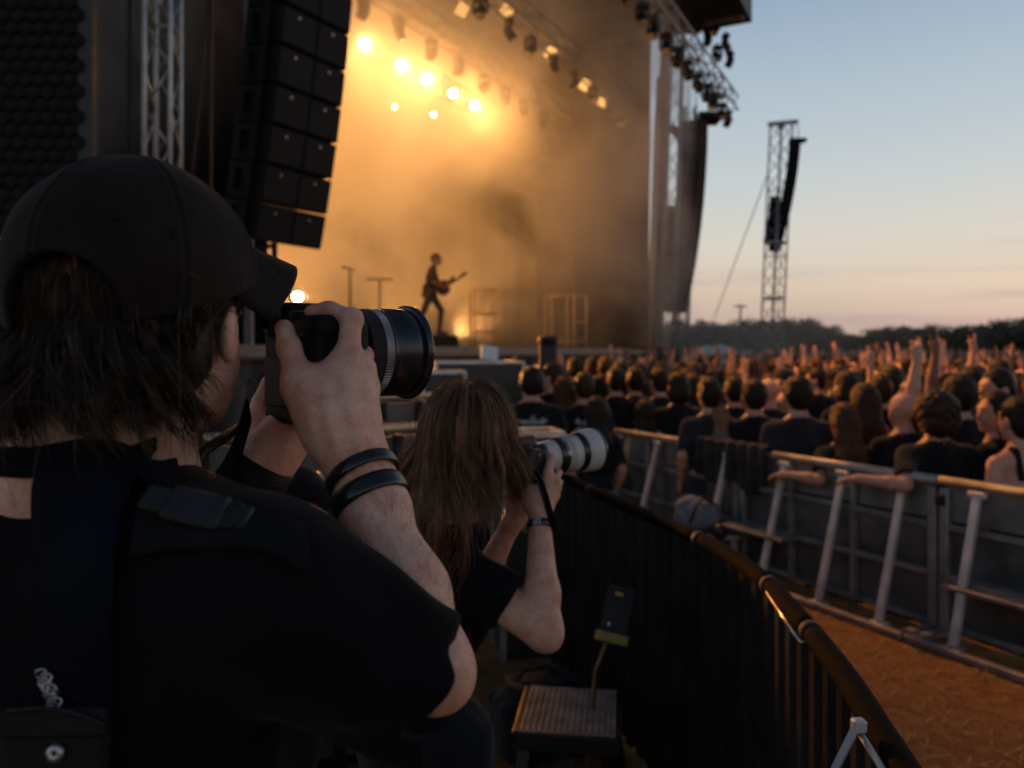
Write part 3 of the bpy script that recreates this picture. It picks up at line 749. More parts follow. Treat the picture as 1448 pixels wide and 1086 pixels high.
def strands(name, G, r0, m, parent=None, origin=None, taper=.25, sides=3, extra=None, tone=None):
    "G: (N,K,3) guide points"
    N, K, _ = G.shape
    T = np.gradient(G, axis=1); T /= np.maximum(np.linalg.norm(T, axis=2, keepdims=True), 1e-9)
    rng = np.random.default_rng(3); up = rng.normal(size=(N,1,3)); U = np.cross(T, np.broadcast_to(up, T.shape)); U /= np.maximum(np.linalg.norm(U, axis=2, keepdims=True), 1e-9); W = np.cross(T, U)
    prof = (1-(1-taper)*np.linspace(0,1,K)**2)[None,:,None]*np.asarray(r0).reshape(-1,1,1)
    rings = [G+(U*math.cos(2*math.pi*j/sides)+W*math.sin(2*math.pi*j/sides))*prof for j in range(sides)]
    V = np.stack(rings, 2).reshape(-1, 3)
    idx = np.arange(N*K*sides).reshape(N, K, sides); F = []
    for j in range(sides):
        j2 = (j+1) % sides
        F.append(np.stack([idx[:, :-1, j], idx[:, :-1, j2], idx[:, 1:, j2], idx[:, 1:, j]], -1).reshape(-1, 4))
    F = np.concatenate(F)
    if extra is not None: F = np.concatenate([F, extra[1]+len(V)]); V = np.concatenate([V, extra[0]])
    if origin is not None: V = V-np.asarray(origin)
    me = np_mesh(name, V, F)
    if tone is not None:
        tv = np.full(len(V), .35, np.float32); tv[:N*K*sides] = np.repeat(tone, K*sides)
        c4 = np.stack([tv, tv, tv, np.ones_like(tv)], 1).astype(np.float32); at = me.color_attributes.new('tone', 'FLOAT_COLOR', 'POINT'); at.data.foreach_set('color', c4.ravel())
    return link_mesh(name, me, m, parent)
def project(f, p, off, it=6):
    p = np.array(p, np.float32)
    for _ in range(it):
        d = f(p, cull=False); e = .002; g = np.stack([f(p+np.eye(3, dtype=np.float32)[i]*e, cull=False)-d for i in range(3)], 1)/e
        g /= np.maximum(np.linalg.norm(g, axis=1, keepdims=True), 1e-6); p = p-g*(d-off)[:, None]
    return p
def ribbon(name, pts, wv, width, thick, m, parent=None, f=None, off=.003, n=40, nw=4, origin=None, wave=None):
    "a strap along smooth points; wv: width direction per point; f: surface it lies on"
    pts = np.array(pts, float); wv = np.array(wv, float); wv = np.broadcast_to(wv, pts.shape) if wv.ndim == 1 else wv
    t = np.linspace(0, len(pts)-1, n); i = np.clip(t.astype(int), 0, len(pts)-2); u = (t-i)[:, None]
    def cr_(a):
        p0, p1, p2, p3 = a[np.maximum(i-1,0)], a[i], a[i+1], a[np.minimum(i+2, len(a)-1)]
        return .5*(2*p1+(p2-p0)*u+(2*p0-5*p1+4*p2-p3)*u**2+(3*p1-p0-3*p2+p3)*u**3)
    c, w = cr_(pts), cr_(wv); w /= np.linalg.norm(w, axis=1, keepdims=True)
    s = np.linspace(-.5, .5, nw+1)
    G = c[:, None, :]+w[:, None, :]*s[None, :, None]*width
    if f is not None: G = project(f, G.reshape(-1,3), off).reshape(G.shape)
    nn = np.cross(np.gradient(G, axis=0), np.gradient(G, axis=1)); nn /= np.maximum(np.linalg.norm(nn, axis=2, keepdims=True), 1e-9)
    if f is not None:
        q = G.reshape(-1,3); sg = np.sign(f((q+nn.reshape(-1,3)*.004), cull=False)-f(q, cull=False)).reshape(n, nw+1, 1); nn = nn*np.where(sg == 0, 1, sg)
    edge = 1-.5*(np.abs(s)*2)**6
    top, bot = G+nn*thick/2*edge[None,:,None], G-nn*thick/2*edge[None,:,None]
    V = np.concatenate([top.reshape(-1,3), bot.reshape(-1,3)]); k = nw+1; ofs = n*k
    F = []
    for a in range(n-1):
        for b_ in range(nw):
            q = [a*k+b_, (a+1)*k+b_, (a+1)*k+b_+1, a*k+b_+1]; F.append(q); F.append([ofs+x for x in q[::-1]])
        F.append([a*k, ofs+a*k, ofs+(a+1)*k, (a+1)*k]); F.append([a*k+nw, (a+1)*k+nw, ofs+(a+1)*k+nw, ofs+a*k+nw])
    for b_ in range(nw):
        F.append([b_, b_+1, ofs+b_+1, ofs+b_]); a = (n-1)*k; F.append([a+b_, ofs+a+b_, ofs+a+b_+1, a+b_+1])
    if origin is not None: V = V-np.asarray(origin)
    o = link_mesh(name, np_mesh(name, V, np.array(F)), m, parent); return o

def hand(f, w, d, n, side, curl=(.3,.3,.3,.3), thumb=.3, s=1.0, k=.007, spread=.06):
    "adds a hand to f: wrist w, direction d, palm normal n; side +1 when the thumb lies along d x n"
    w, d, n = A3(w), A3(d), A3(n); d = d/np.linalg.norm(d); n = n-d*float(n@d); n = n/np.linalg.norm(n); t = np.cross(d, n)*side
    f.cone(w, w+d*.03*s, .024*s, .026*s, .02)
    L = (.072,.080,.075,.060); base = []
    for i in range(4):
        x = (.030,.010,-.010,-.028)[i]*s; m = w+d*(.088,.092,.086,.078)[i]*s+t*x
        f.cone(w+d*.02*s+t*x*.6, m, .016*s, .0125*s, .016); base.append(m)
    for i in range(4):
        c = curl[i]; p = base[i]; a = c*.9; r = (.0098,.0102,.0098,.0085)[i]*s
        sd = t*spread*(1.5-i)*.6*(1-c*.6)
        for j, frac in enumerate((.46,.30,.24)):
            dr = d*math.cos(a)+n*math.sin(a)+sd; dr = dr/np.linalg.norm(dr); q = p+dr*L[i]*1.12*s*frac
            f.cone(p, q, r, r*.9, k if j == 0 else .004); p = q; r *= .9; a += c*(1.7 if j == 0 else 1.2)
    b0 = w+d*.025*s+t*.022*s+n*.006*s; dr = d*(1-thumb*.3)+t*(.75-thumb*.5)+n*(.25+thumb*.7); dr = dr/np.linalg.norm(dr)
    b1 = b0+dr*.048*s; f.cone(b0, b1, .018*s, .0135*s, .014)
    dr2 = d*.9+t*(.35-thumb*.9)+n*(.2+thumb*.6); dr2 = dr2/np.linalg.norm(dr2); b2 = b1+dr2*.032*s; f.cone(b1, b2, .0118*s, .0108*s, .005)
    dr3 = d*.8+t*(.2-thumb*1.3)+n*(.25+thumb*.7); dr3 = dr3/np.linalg.norm(dr3); f.cone(b2, b2+dr3*.026*s, .0105*s, .0085*s, .004)
# ------------------------------------------------------------------ crowd barrier: panels with braces and steps on the pit side
RAILH = .96
BD = Vector((-.528, 1, 0)).normalized(); BN = Vector((-BD.y, BD.x, 0))      # along it; towards the pit
M['barrier'] = pm('barrier_metal', (.30,.28,.265), .45, .55, .3, 7, .12, 40); M['brace'] = pm('brace_metal', (.52,.48,.44), .5, .3, .25, 9, .12, 40)
M['sheet'] = pm('barrier_sheet', (.12,.11,.105), .5, .4, .5, 4, .1, 90)
M['sheet_light'] = pm('perforated_sheet', (.18,.165,.155), .5, .4, .4, 4, .25, 240)
def barrier(y0, y1, braces, steps, label):
    o = Vector((BX(y0), y0, 0)); e = Vector((BX(y1), y1, 0)); L = (e-o).length
    r = empty('barrier_panel', o, math.atan2(BD.y, BD.x), label, 'crowd barrier', 'crowd barrier panels')
    # local: x along the panel away from the viewer, y towards the pit
    mb = MB(); mb.tube([(.0,0,RAILH-.03),(L-.012,0,RAILH-.03)], .033, 12); mb.build('top_rail', M['barrier'], r)
    for x in (.03, L-.045):
        mb = MB(); mb.box((x,0,(RAILH-.06)/2), (.055,.05,RAILH-.07), bev=.006); mb.build('post', M['barrier'], r)
    for x in (L*.36, L*.68): mb = MB(); mb.box((x,0,RAILH*.5-.02), (.04,.035,RAILH-.1)); mb.build('stile', M['barrier'], r)
    for z in (.06,.36,.66): mb = MB(); mb.box((L/2,.004,z), (L-.12,.035,.035)); mb.build('cross_rail', M['barrier'], r)
    mb = MB(); mb.box((L/2,-.028,.37), (L-.07,.012,.60)); mb.build('lower_sheet', M['sheet'], r)
    mb = MB(); mb.box((L/2,-.028,.79), (L-.07,.012,.20)); mb.build('upper_sheet', M['sheet_light'], r)
    for b_ in braces:
        x = b_*L
        mb = MB(); mb.bar((x,.03,RAILH-.09), (x-.03,.30,.06), .030, .046, up=(1,0,0)); mb.box((x-.03,.30,.045), (.10,.07,.02)); mb.box((x,.03,RAILH-.075), (.11,.035,.04), bev=.008)
        mb.build('brace', M['brace'], r)
    mb = MB(); mb.box((L/2,.32,.028), (L-.01,.05,.045), bev=.008); mb.build('foot_rail', M['barrier'], r)
    for x in (.03, L-.05): mb = MB(); mb.box((x,.155,.026), (.06,.27,.035)); mb.build('floor_arm', M['barrier'], r)
    for x0, x1 in steps:
        mb = MB(); mb.box(((x0+x1)*L/2,.13,.36), ((x1-x0)*L,.20,.03), bev=.006)
        for q in range(7): mb.box(((x0+x1)*L/2,.05+q*.027,.378), ((x1-x0)*L-.03,.010,.006))
        mb.build('step', M['barrier'], r)
    mb = MB(); mb.box((L-.035,.035,RAILH-.14), (.05,.03,.07), bev=.008); mb.tube([(L-.035,.03,RAILH-.05),(L-.035,.06,RAILH-.05)], .012, 8); mb.build('latch', M['black_steel'], r)
    return r
barrier(1.88, 3.375, [.2,.5,.8], [(.1,.45)], 'crowd barrier panel closest to the viewer, beyond the right edge')
barrier(3.38, 4.875, [.16,.5,.847], [(.36,.9)], 'crowd barrier panel with a step at the right, below the bare backed person')
barrier(4.88, 6.375, [.127,.4,.707], [(.62,.98)], 'crowd barrier panel with three braces under the two people leaning on its rail')
barrier(6.38, 7.90, [.06,.58,.93], [], 'crowd barrier panel farthest away, with dark cloth hung over its rail')
# cloth thrown over the rail
mb = MB()
c0 = Vector((BX(6.45),6.45,RAILH))
def clo(u, v):
    s_ = -.42+u*.80; prof = v*1.0
    q = c0+BD*s_*1.0
    drop = max(0, v-.22)*(.62-.30*abs(u-.42)*2)*(.6+.4*math.sin(u*5+.8)**2); over = math.cos(min(v/.22,1)*math.pi)*.055 if v < .22 else -.055
    n_ = BN*(-over+.03*math.sin(u*23+v*3)*max(0,v-.2)+.02*math.sin(u*41))
    z = .012+.03*math.sin(min(v/.22,1)*math.pi)-drop
    return q+n_+Vector((0,0,z))
mb.grid(clo, 60, 26); o = mb.build('cloth', cloth_mat('rail_cloth', (.03,.026,.026), 300, 22, .9)); 
md = o.modifiers.new('thick','SOLIDIFY'); md.thickness = .006
tag(o, 'dark crumpled jacket thrown over the rail of the farthest barrier panel', 'jacket')
# bag on the pit floor by the barrier
def bag(name, c, rz, s, m, label, sdf_fn):
    r = empty(name, c, rz, label, 'bag'); f = Sdf(); sdf_fn(f, s); sdf_obj('body', f, .009*s if s > .5 else .006, m, r); return r
bc = P(986,722,6.35); bc[2] = .30
def bagf(f, s):
    f.ell((0,0,.11), (.20,.14,.12), k=.02); f.ell((-.05,.03,.2), (.12,.09,.07), k=.05); f.ell((.08,0,.10),(.10,.13,.12), k=.04)
    f.disp = lambda X: .008*np.sin(X[:,0]*55+3*np.sin(X[:,2]*40))*np.sin(X[:,2]*38+X[:,1]*30)
g = bag('rucksack', (bc[0],bc[1],.30), .4, 1, cloth_mat('grey_bag', (.16,.16,.19), 300, 20, .8), 'grey crumpled rucksack on a step behind the dark jacket on the rail', bagf)
mb = MB(); mb.tube([(-.14,-.1,.08),(-.10,-.12,.2),(.0,-.06,.27),(.12,-.08,.2),(.17,-.1,.06)], .012, 6); mb.build('strap', M['black_rubber'], g)
mb = MB(); mb.box((bc[0],bc[1],.27),(.62,.30,.05), bev=.01); mb.box((bc[0]-.26,bc[1],.13),(.05,.26,.25)); mb.box((bc[0]+.26,bc[1],.13),(.05,.26,.25)); tag(mb.build('low_step', M['barrier']), 'low metal step under the grey rucksack', 'step')
mb = MB(); q = P(1017,752,6.2); Mx = frame(q, (-.3,-.8,.3)); mb.lathe([(-.09,.001),(-.09,.055),(-.02,.062),(.07,.05),(.08,.001)], 16, Mx); 
o = mb.build('clamp_lamp', M['black_plastic']); tag(o, 'small round black lamp clamped low on a barrier brace', 'lamp')
mb = MB(); mb.tube([q, (q[0],q[1]+.02,.02)], .014, 6); mb.build('stem', M['black_steel'], o)

# ------------------------------------------------------------------ black curved pit fence with padded rail
FP = [(-.55,5.6),(-.15,5.05),(.233,4.31),(.39,3.82),(.524,3.353),(.682,2.784),(.735,2.395),(.722,2.02),(.690,1.665),(.648,1.402),(.615,1.2),(.53,.7),(.43,.1)]
FH = 1.05
fp = np.array(FP); tt = np.linspace(0, len(FP)-1, 220); ii = np.clip(tt.astype(int), 0, len(FP)-2); uu = (tt-ii)[:,None]
p0, p1, p2, p3 = fp[np.maximum(ii-1,0)], fp[ii], fp[ii+1], fp[np.minimum(ii+2,len(fp)-1)]
FC = .5*(2*p1+(p2-p0)*uu+(2*p0-5*p1+4*p2-p3)*uu**2+(3*p1-p0-3*p2+p3)*uu**3)
seg = np.linalg.norm(np.diff(FC, axis=0), axis=1); arc = np.concatenate([[0], np.cumsum(seg)])
def fence_at(s):
    x = np.interp(s, arc, FC[:,0]); y = np.interp(s, arc, FC[:,1]); e = .02
    dx = np.interp(s+e, arc, FC[:,0])-np.interp(s-e, arc, FC[:,0]); dy = np.interp(s+e, arc, FC[:,1])-np.interp(s-e, arc, FC[:,1]); l = math.hypot(dx, dy)
    return x, y, dx/l, dy/l
fe = empty('pit_fence', (FC[0][0],FC[0][1],0), 0, 'curved black corrugated fence topped with a padded black rail', 'fence')
fo = Vector((FC[0][0],FC[0][1],0))
M['pad'] = pm('rail_padding', (.006,.0035,.0026), .85, 0, .35, 8, .2, 60, dist=.003, spec=.06, rvar=.05)
M['fence'] = pm('fence_sheet', (.013,.013,.016), .42, .1, .5, 5, .12, 60, spec=.45)
def rail_piece(s0, s1, r):
    n = max(4, int((s1-s0)/.05)); pts = []
    for i in range(n+1):
        x, y, dx, dy = fence_at(s0+(s1-s0)*i/n); pts.append(Vector((x,y,FH))-fo)
    return pts
total = arc[-1]; cuts = [0,1.05,2.0,3.05,3.62,4.0,5.2,total]
for a, b_ in zip(cuts[:-1], cuts[1:]):
    pts = rail_piece(a, b_, .04)
    mb = MB(); n = len(pts); mb.tube(pts, [.0245 if i in (0,n-1) else .0262 for i in range(n)], 14); mb.build('rail_pad', M['pad'], fe)
for a in cuts[1:-1]: 
    x, y, dx, dy = fence_at(a); mb = MB(); mb.tube([Vector((x-dx*.016,y-dy*.016,FH))-fo, Vector((x+dx*.016,y+dy*.016,FH))-fo], .0274, 14); mb.build('tape_band', M['black_rubber'], fe)
# corrugated sheet
mb = MB(); pitch = .105; N = int(total/pitch*8)
pr = [0,0,.0,1,1,1,1,0]
vs = []; fs = []
for i in range(N+1):
    s = total*i/N; x, y, dx, dy = fence_at(s); nx, ny = -dy, dx
    o_ = .030*pr[i % 8]
    for z in (.02, .5, FH-.03): vs.append(Vector((x+nx*o_, y+ny*o_, z))-fo)
for i in range(N):
    for j in range(2): fs.append((i*3+j, i*3+3+j, i*3+4+j, i*3+1+j))
mb.add(vs, fs); mb.build('corrugated_sheet', M['fence'], fe)
for s in np.arange(.5, total, 1.02):
    x, y, dx, dy = fence_at(s); mb = MB(); mb.box(Vector((x-dy*.045,y+dx*.045,FH/2-.02))-fo, (.05,.05,FH-.06), bev=.006); mb.build('post', M['black_steel'], fe)
mb = MB(); 
for z in (.12,.62):
    mb.tube([Vector((fence_at(s)[0]-fence_at(s)[3]*.045, fence_at(s)[1]+fence_at(s)[2]*.045, z))-fo for s in np.linspace(0,total,80)], .014, 6)
mb.build('back_rail', M['black_steel'], fe)
mb = MB(); mb.tube([P(1086,838,2.22),P(1110,875,2.06),P(1134,909,1.93)], .0075, 8); o = mb.build('chrome_bar', M['steel'], fe); o.matrix_parent_inverse = Matrix.Translation(-fo)
M['chrome'] = pm('bright_bar', (.62,.54,.46), .32, 1, .1, 6, 0); o.data.materials[0] = M['chrome']
mb = MB(); mb.bar(P(1212,1024,1.37), P(1170,1110,1.30), .012, .006); mb.tube([P(1218,1040,1.36), P(1262,1110,1.24)], .006, 8); mb.box(P(1214,1026,1.365), (.024,.02,.024), bev=.004)
o = mb.build('hinge_bracket', M['brace'], fe); o.matrix_parent_inverse = Matrix.Translation(-fo)

# ------------------------------------------------------------------ step stool with perforated top
stl = Vector((.215, 2.93, 0)); sg = empty('step_stool', stl, R(-8), 'black step stool with a perforated square top, in front of the fence', 'step stool')
SW, SD_, SH = .345, .38, .40
Mt = pm('stool_tread', (.50,.38,.30), .5, .3, .35, 12, .2, 90)  # orange light falling on the tread put into its warm pale colour
mb = MB(); nx, ny = 15, 13; px_, py_ = (SW-.02)/nx, (SD_-.02)/ny
for i in range(nx+1):
    x = -SW/2+.01+i*px_; mb.box((x,0,SH), (.0062,SD_-.02,.012))
for j in range(ny+1):
    y = -SD_/2+.01+j*py_; mb.box((0,y,SH-.0008), (SW-.02,.0075,.012))
mb.build('perforated_tread', Mt, sg)
mb = MB(); mb.box((0,0,SH-.026), (SW-.02,SD_-.02,.006)); mb.build('tray', M['black_steel'], sg)
mb = MB(); mb.box((0,-SD_/2-.004,SH-.03), (SW+.02,.018,.065), bev=.006); mb.box((0,SD_/2+.004,SH-.03), (SW+.02,.018,.065), bev=.006)
mb.box((-SW/2-.006,0,SH-.03), (.014,SD_-.012,.06)); mb.box((SW/2+.006,0,SH-.03), (.014,SD_-.012,.06)); mb.build('rim', M['black_plastic'], sg)
mb = MB(); mb.box((-SW/2-.016,0,SH-.004), (.006,SD_,.008)); mb.build('edge_strip', pm('brass_strip', (.5,.3,.1), .35, .7, .2), sg)
for x in (-1,1):
    for y in (-1,1):
        mb = MB(); mb.bar((x*(SW/2-.03),y*(SD_/2-.02),SH-.06), (x*(SW/2+.01),y*(SD_/2+.05),.0), .05, .03); mb.build('leg', M['black_plastic'], sg)
mb = MB(); mb.box((0,-SD_/2-.03,.14), (SW,.02,.03)); mb.bar((0.02,-SD_/2-.02,SH-.06),(0.02,-SD_/2-.05,.16),.06,.02)
mb.build('front_stretcher', M['black_plastic'], sg)
# soft camera bag behind it
def bg2(f, s):
    f.box((0,0,.14), (.19,.13,.14), rd=.06, k=.02); f.ell((.02,-.02,.27),(.17,.12,.05), k=.04); f.disp = lambda X: .004*np.sin(X[:,0]*60+4*X[:,1]*20)*np.sin(X[:,2]*45)
q = P(758,935,3.42); cbg = bag('camera_bag', (q[0],q[1],.0), .35, 1, cloth_mat('bag_cloth', (.02,.02,.022), 400, 12, .7), 'soft black camera bag on the ground behind the stool', bg2)
mb = MB(); mb.tube([(-.12,0,.28),(-.06,0,.36),(.06,0,.36),(.13,0,.28)], .012, 6); mb.build('handle', M['black_rubber'], cbg)
mb = MB(); mb.grid(lambda u,v: (-.13+u*.3,-.06+v*.16-.03,.322+.006*math.sin(u*9)*math.sin(v*7)), 8, 6); mb.build('flap', M['black_rubber'], cbg)
# hinged plate on a strut leaning at the fence
a, b_ = P(880,830,3.02), P(866,898,2.94)
pr_ = empty('plate_stand', (b_[0]-.04,b_[1],0), 0, 'grey metal plate with a yellow bracket on a strut leaning at the fence', 'plate stand'); po = Vector((b_[0]-.04,b_[1],0))
ax = Vector(a)-Vector(b_); Mp = frame(Vector(b_)-po, ax, (1,-.25,0))
mb = MB(); mb.box((0,0,ax.length/2), (.105,.008,ax.length), Mp, bev=.003); mb.build('plate', pm('plate_metal', (.035,.03,.027), .6, .1, .3, spec=.2), pr_)
mb = MB(); mb.box((-.005,-.007,ax.length-.03), (.03,.004,.012), Mp); mb.build('label_strip', pm('orange_strip', (.7,.32,.1), .5), pr_)
mb = MB(); mb.box((0,-.004,-.012), (.125,.016,.036), Mp, bev=.003); mb.build('bracket', pm('yellow_bracket', (.30,.22,.03), .5, 0, .3), pr_)
mb = MB(); mb.tube([Vector(P(858,908,2.93))-po, Vector(P(842,948,2.93))-po, Vector((b_[0]-.10,b_[1]+.02,.0))-po], .009, 6); mb.build('strut', pm('worn_brass', (.22,.15,.06), .5, .5), pr_)
mb = MB(); mb.tube([Vector(P(861,882,2.93)), Vector(P(861,882,2.93))-Vector((0,.02,0))], .008, 8); o = mb.build('bolt', M['chrome'], pr_); o.matrix_parent_inverse = Matrix.Translation(-po)

# ------------------------------------------------------------------ gear before the stage
M['case'] = pm('flight_case', (.03,.027,.025), .5, 0, .3, 6, .1)
def case(px, py, y, d, rz, label, lid=None, z0=None):
    p = P(px, py, y); r = empty('flight_case', (p[0],p[1],0 if z0 is None else z0), rz, label, 'flight case')
    h = (p[2] if z0 is None else p[2]-z0)
    mb = MB(); mb.box((0,0,h/2), (d[0],d[1],h), bev=.015); mb.build('body', M['case'], r)
    mb = MB()
    for sx in (-1,1):
        for sy in (-1,1): mb.box((sx*d[0]/2,sy*d[1]/2,h/2), (.03,.03,h+.012))
    for sx in (-1,1): mb.box((sx*d[0]/2,0,h), (.032,d[1],.03)); mb.box((0,sx*d[1]/2,h), (d[0],.032,.03))
    mb.build('edging', M['alu'], r)
    mb = MB(); mb.box((0,-d[1]/2-.01,h*.6), (.14,.02,.09), bev=.004); mb.build('latch', M['steel'], r); return r
case(668,512,9.0, (1.0,.6), .35, 'flight case with an amber lit lid right under the white sheet')
case(722,520,9.6, (.9,.55), .5, 'low flight case right of the white sheet, behind the crowd heads')
case(622,526,8.0, (.42,.4), .3, 'small upright flight case left of the amber lit one')
case(746,611,4.6, (.34,.3), .2, 'case with an amber lit top just behind the white lens')
def sheet_stand():
    p = P(692,499,8.9); r = empty('sheet_stand', (p[0],p[1]+.05,0), .3, 'white sheet propped on a stand before the stage', 'music stand')
    mb = MB(); mb.box((0,0,p[2]), (.20,.012,.16), Matrix.Translation((0,0,p[2])) @ Matrix.Rotation(R(-18),4,'X') @ Matrix.Rotation(R(6),4,'Y') @ Matrix.Translation((0,0,-p[2]))); mb.build('sheet', M['white_paint'], r)
    mb = MB(); mb.tube([(0,.03,p[2]-.06),(0,.03,.03)], .012, 6); mb.box((0,.03,.02),(.35,.35,.04)); mb.build('stand', M['black_steel'], r)
sheet_stand()
p = P(775,487,9.0); col_ = empty('speaker_column', (p[0],p[1],0), 0, 'slim black column rising behind the crowd heads at the stage front', 'speaker column')
mb = MB(); mb.box((0,0,p[2]/2),(.20,.20,p[2]), bev=.02); mb.build('body', M['black_plastic'], col_); mb = MB(); mb.lathe([(p[2],.09),(p[2]+.05,.12),(p[2]+.09,.10),(p[2]+.10,.001)], 14); mb.build('cap', M['black_steel'], col_)
# bagged heap of cables
def heap(f, s):
    rr = random.Random(4)
    for i in range(16): f.ell((rr.uniform(-.55,.55), rr.uniform(-.25,.25), rr.uniform(.1,1.1)), (rr.uniform(.1,.2),rr.uniform(.1,.2),rr.uniform(.1,.18)), k=.03)
    f.box((0,0,.4),(.5,.25,.4), rd=.05)
q = P(712,535,8.3); r = empty('gear_heap', (q[0],q[1],0), .3, 'heap of grey bags and covers piled before the stage', 'bags'); f = Sdf(); heap(f,1); sdf_obj('bags', f, .025, cloth_mat('grey_cover', (.10,.10,.12), 100, 9, .8), r)
# plain black barriers left of the woman
M['lit_rail'] = pm('amber_lit_rail', (.5,.36,.22), .4, .5, .3, 8, .1)  # amber stage light put into the rail colour
def low_barrier(pts, h, label):
    a, b_ = Vector((*pts[0],0)), Vector((*pts[1],0)); L = (b_-a).length; r = empty('black_barrier', a, math.atan2((b_-a).y,(b_-a).x), label, 'barrier')
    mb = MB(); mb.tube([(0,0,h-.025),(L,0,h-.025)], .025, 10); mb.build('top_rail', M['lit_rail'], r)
    mb = MB(); mb.box((L/2,.03,h/2-.03),(L,.02,h-.08)); mb.build('panel', M['sheet'], r)
    mb = MB()
    for k in range(5): mb.box((L*k/4,0,h/2-.03),(.04,.04,h-.06))
    for z in (.1,h*.55): mb.box((L/2,0,z),(L,.025,.025))
    mb.build('frame', M['black_steel'], r)
    return r
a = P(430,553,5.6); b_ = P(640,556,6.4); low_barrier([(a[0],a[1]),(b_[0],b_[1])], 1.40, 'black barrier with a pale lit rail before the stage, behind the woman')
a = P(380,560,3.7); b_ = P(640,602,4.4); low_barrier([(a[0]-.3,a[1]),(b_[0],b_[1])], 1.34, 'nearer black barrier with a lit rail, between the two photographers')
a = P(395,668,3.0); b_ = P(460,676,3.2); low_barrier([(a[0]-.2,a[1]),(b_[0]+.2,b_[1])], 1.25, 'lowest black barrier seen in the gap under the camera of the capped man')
mb = MB(); mb.tube([P(407,640,2.9),P(415,690,2.9),P(427,735,2.85)], .010, 6); tag(mb.build('yellow_strap', pm('yellow_strap', (.42,.30,.08), .6)), 'thin yellow strap hanging beside the wrist of the capped man', 'strap')
# ------------------------------------------------------------------ far things: trees, delay tower, tents, pole
M['leaf'] = pm('leaf', (.085,.092,.055), .7, 0, .5, 3, 0)  # distant haze put into a raised leaf colour
M['bark'] = pm('bark', (.05,.04,.03), .9, 0, .3, 6, .3, 20)
def tree_proto(seed):
    rg = np.random.default_rng(seed); r = empty('tree', (0,0,0))
    mb = MB(); mb.tube([(0,0,-.3),(.1,0,1.5),(0,.1,3.2),(.1,.1,5.5)], [.35,.26,.2,.06], 7)
    for k in range(6):
        a = rg.uniform(0,6.3); z = rg.uniform(1.4,4); mb.tube([(0,0,z),(math.cos(a)*1.2,math.sin(a)*1.2,z+1.2),(math.cos(a)*2.2,math.sin(a)*2.2,z+2.2)], [.13,.09,.03], 5)
    mb.build('trunk', M['bark'], r)
    cl = [(rg.uniform(-2.4,2.4), rg.uniform(-2.4,2.4), rg.uniform(2.2,7.4), rg.uniform(.9,1.7)) for _ in range(22)]
    V, F = [], []
    for (x,y,z,s) in cl:
        sh = max(.35, 1-max(0,z-5)*.2)
        for _ in range(130):
            d = rg.normal(size=3); d /= np.linalg.norm(d); c = np.array((x*sh,y*sh,z))+d*s*rg.uniform(.55,1.05)
            u = rg.normal(size=3); u /= np.linalg.norm(u); v = np.cross(u, rg.normal(size=3)); v /= np.linalg.norm(v); q = rg.uniform(.14,.30); b_ = len(V)
            V += [c-u*q, c+v*q*.6, c+u*q, c-v*q*.6]; F.append((b_,b_+1,b_+2,b_+3))
    me = np_mesh('crown', np.array(V), np.array(F), smooth=False); link_mesh('crown', me, M['leaf'], r)
    return r
protos = [tree_proto(k) for k in range(4)]; used = set()
rg = random.Random(11); cnt = 0
# skyline height (px) across the picture
sky_px = [(930,452),(1000,450),(1060,452),(1120,448),(1165,455),(1190,466),(1215,468),(1245,462),(1290,458),(1340,460),(1390,456),(1448,448),(1530,440),(1640,436)]
def skyl(px): return float(np.interp(px, [a for a,_ in sky_px], [b_ for _,b_ in sky_px]))
LB = ['leafy tree in the dark wood beyond the field, full round crown','leafy tree in the dark wood beyond the field, lumpy crown']
for row,(Y0,n,dz) in enumerate(((95,46,6),(125,40,0))):
    for k in range(n):
        px = 800+(k+rg.uniform(-.4,.4))*(900/n); Y = Y0+rg.uniform(-8,8); i = (k+row) % 4
        o = protos[i] if i not in used else copy_tree(protos[i]); used.add(i)
        top = EYE+(497-skyl(px)-dz*rg.uniform(0,1.4))/FPX*Y; h = max(3.5, top-CROWD_Z); s = h/8.6
        o.location = ((px-724)/FPX*Y, Y, CROWD_Z); o.scale = (s*rg.uniform(1.0,1.35),)*2+(s,); o.rotation_euler = (0,0,rg.uniform(0,6.3))
        tag(o, 'leafy tree in the dark wood beyond the field, part of its near edge' if row == 0 else 'leafy tree in the dark wood beyond the field, behind the near edge', 'tree', 'trees of the wood, near edge' if row == 0 else 'trees of the wood, back rows')
mb = MB(); mb.grid(lambda u,v: (-60+u*330, 190+v*120, -2+ (7.5+2.2*math.sin(u*7+1)+1.2*math.sin(u*17))*math.sin(math.pi*min(1,v*1.0))), 60, 10)
tag(mb.build('wooded_hill', pm('far_wood', (.06,.07,.065), .9, 0, .4, .2, .6, .5, dist=1)), kind='structure')
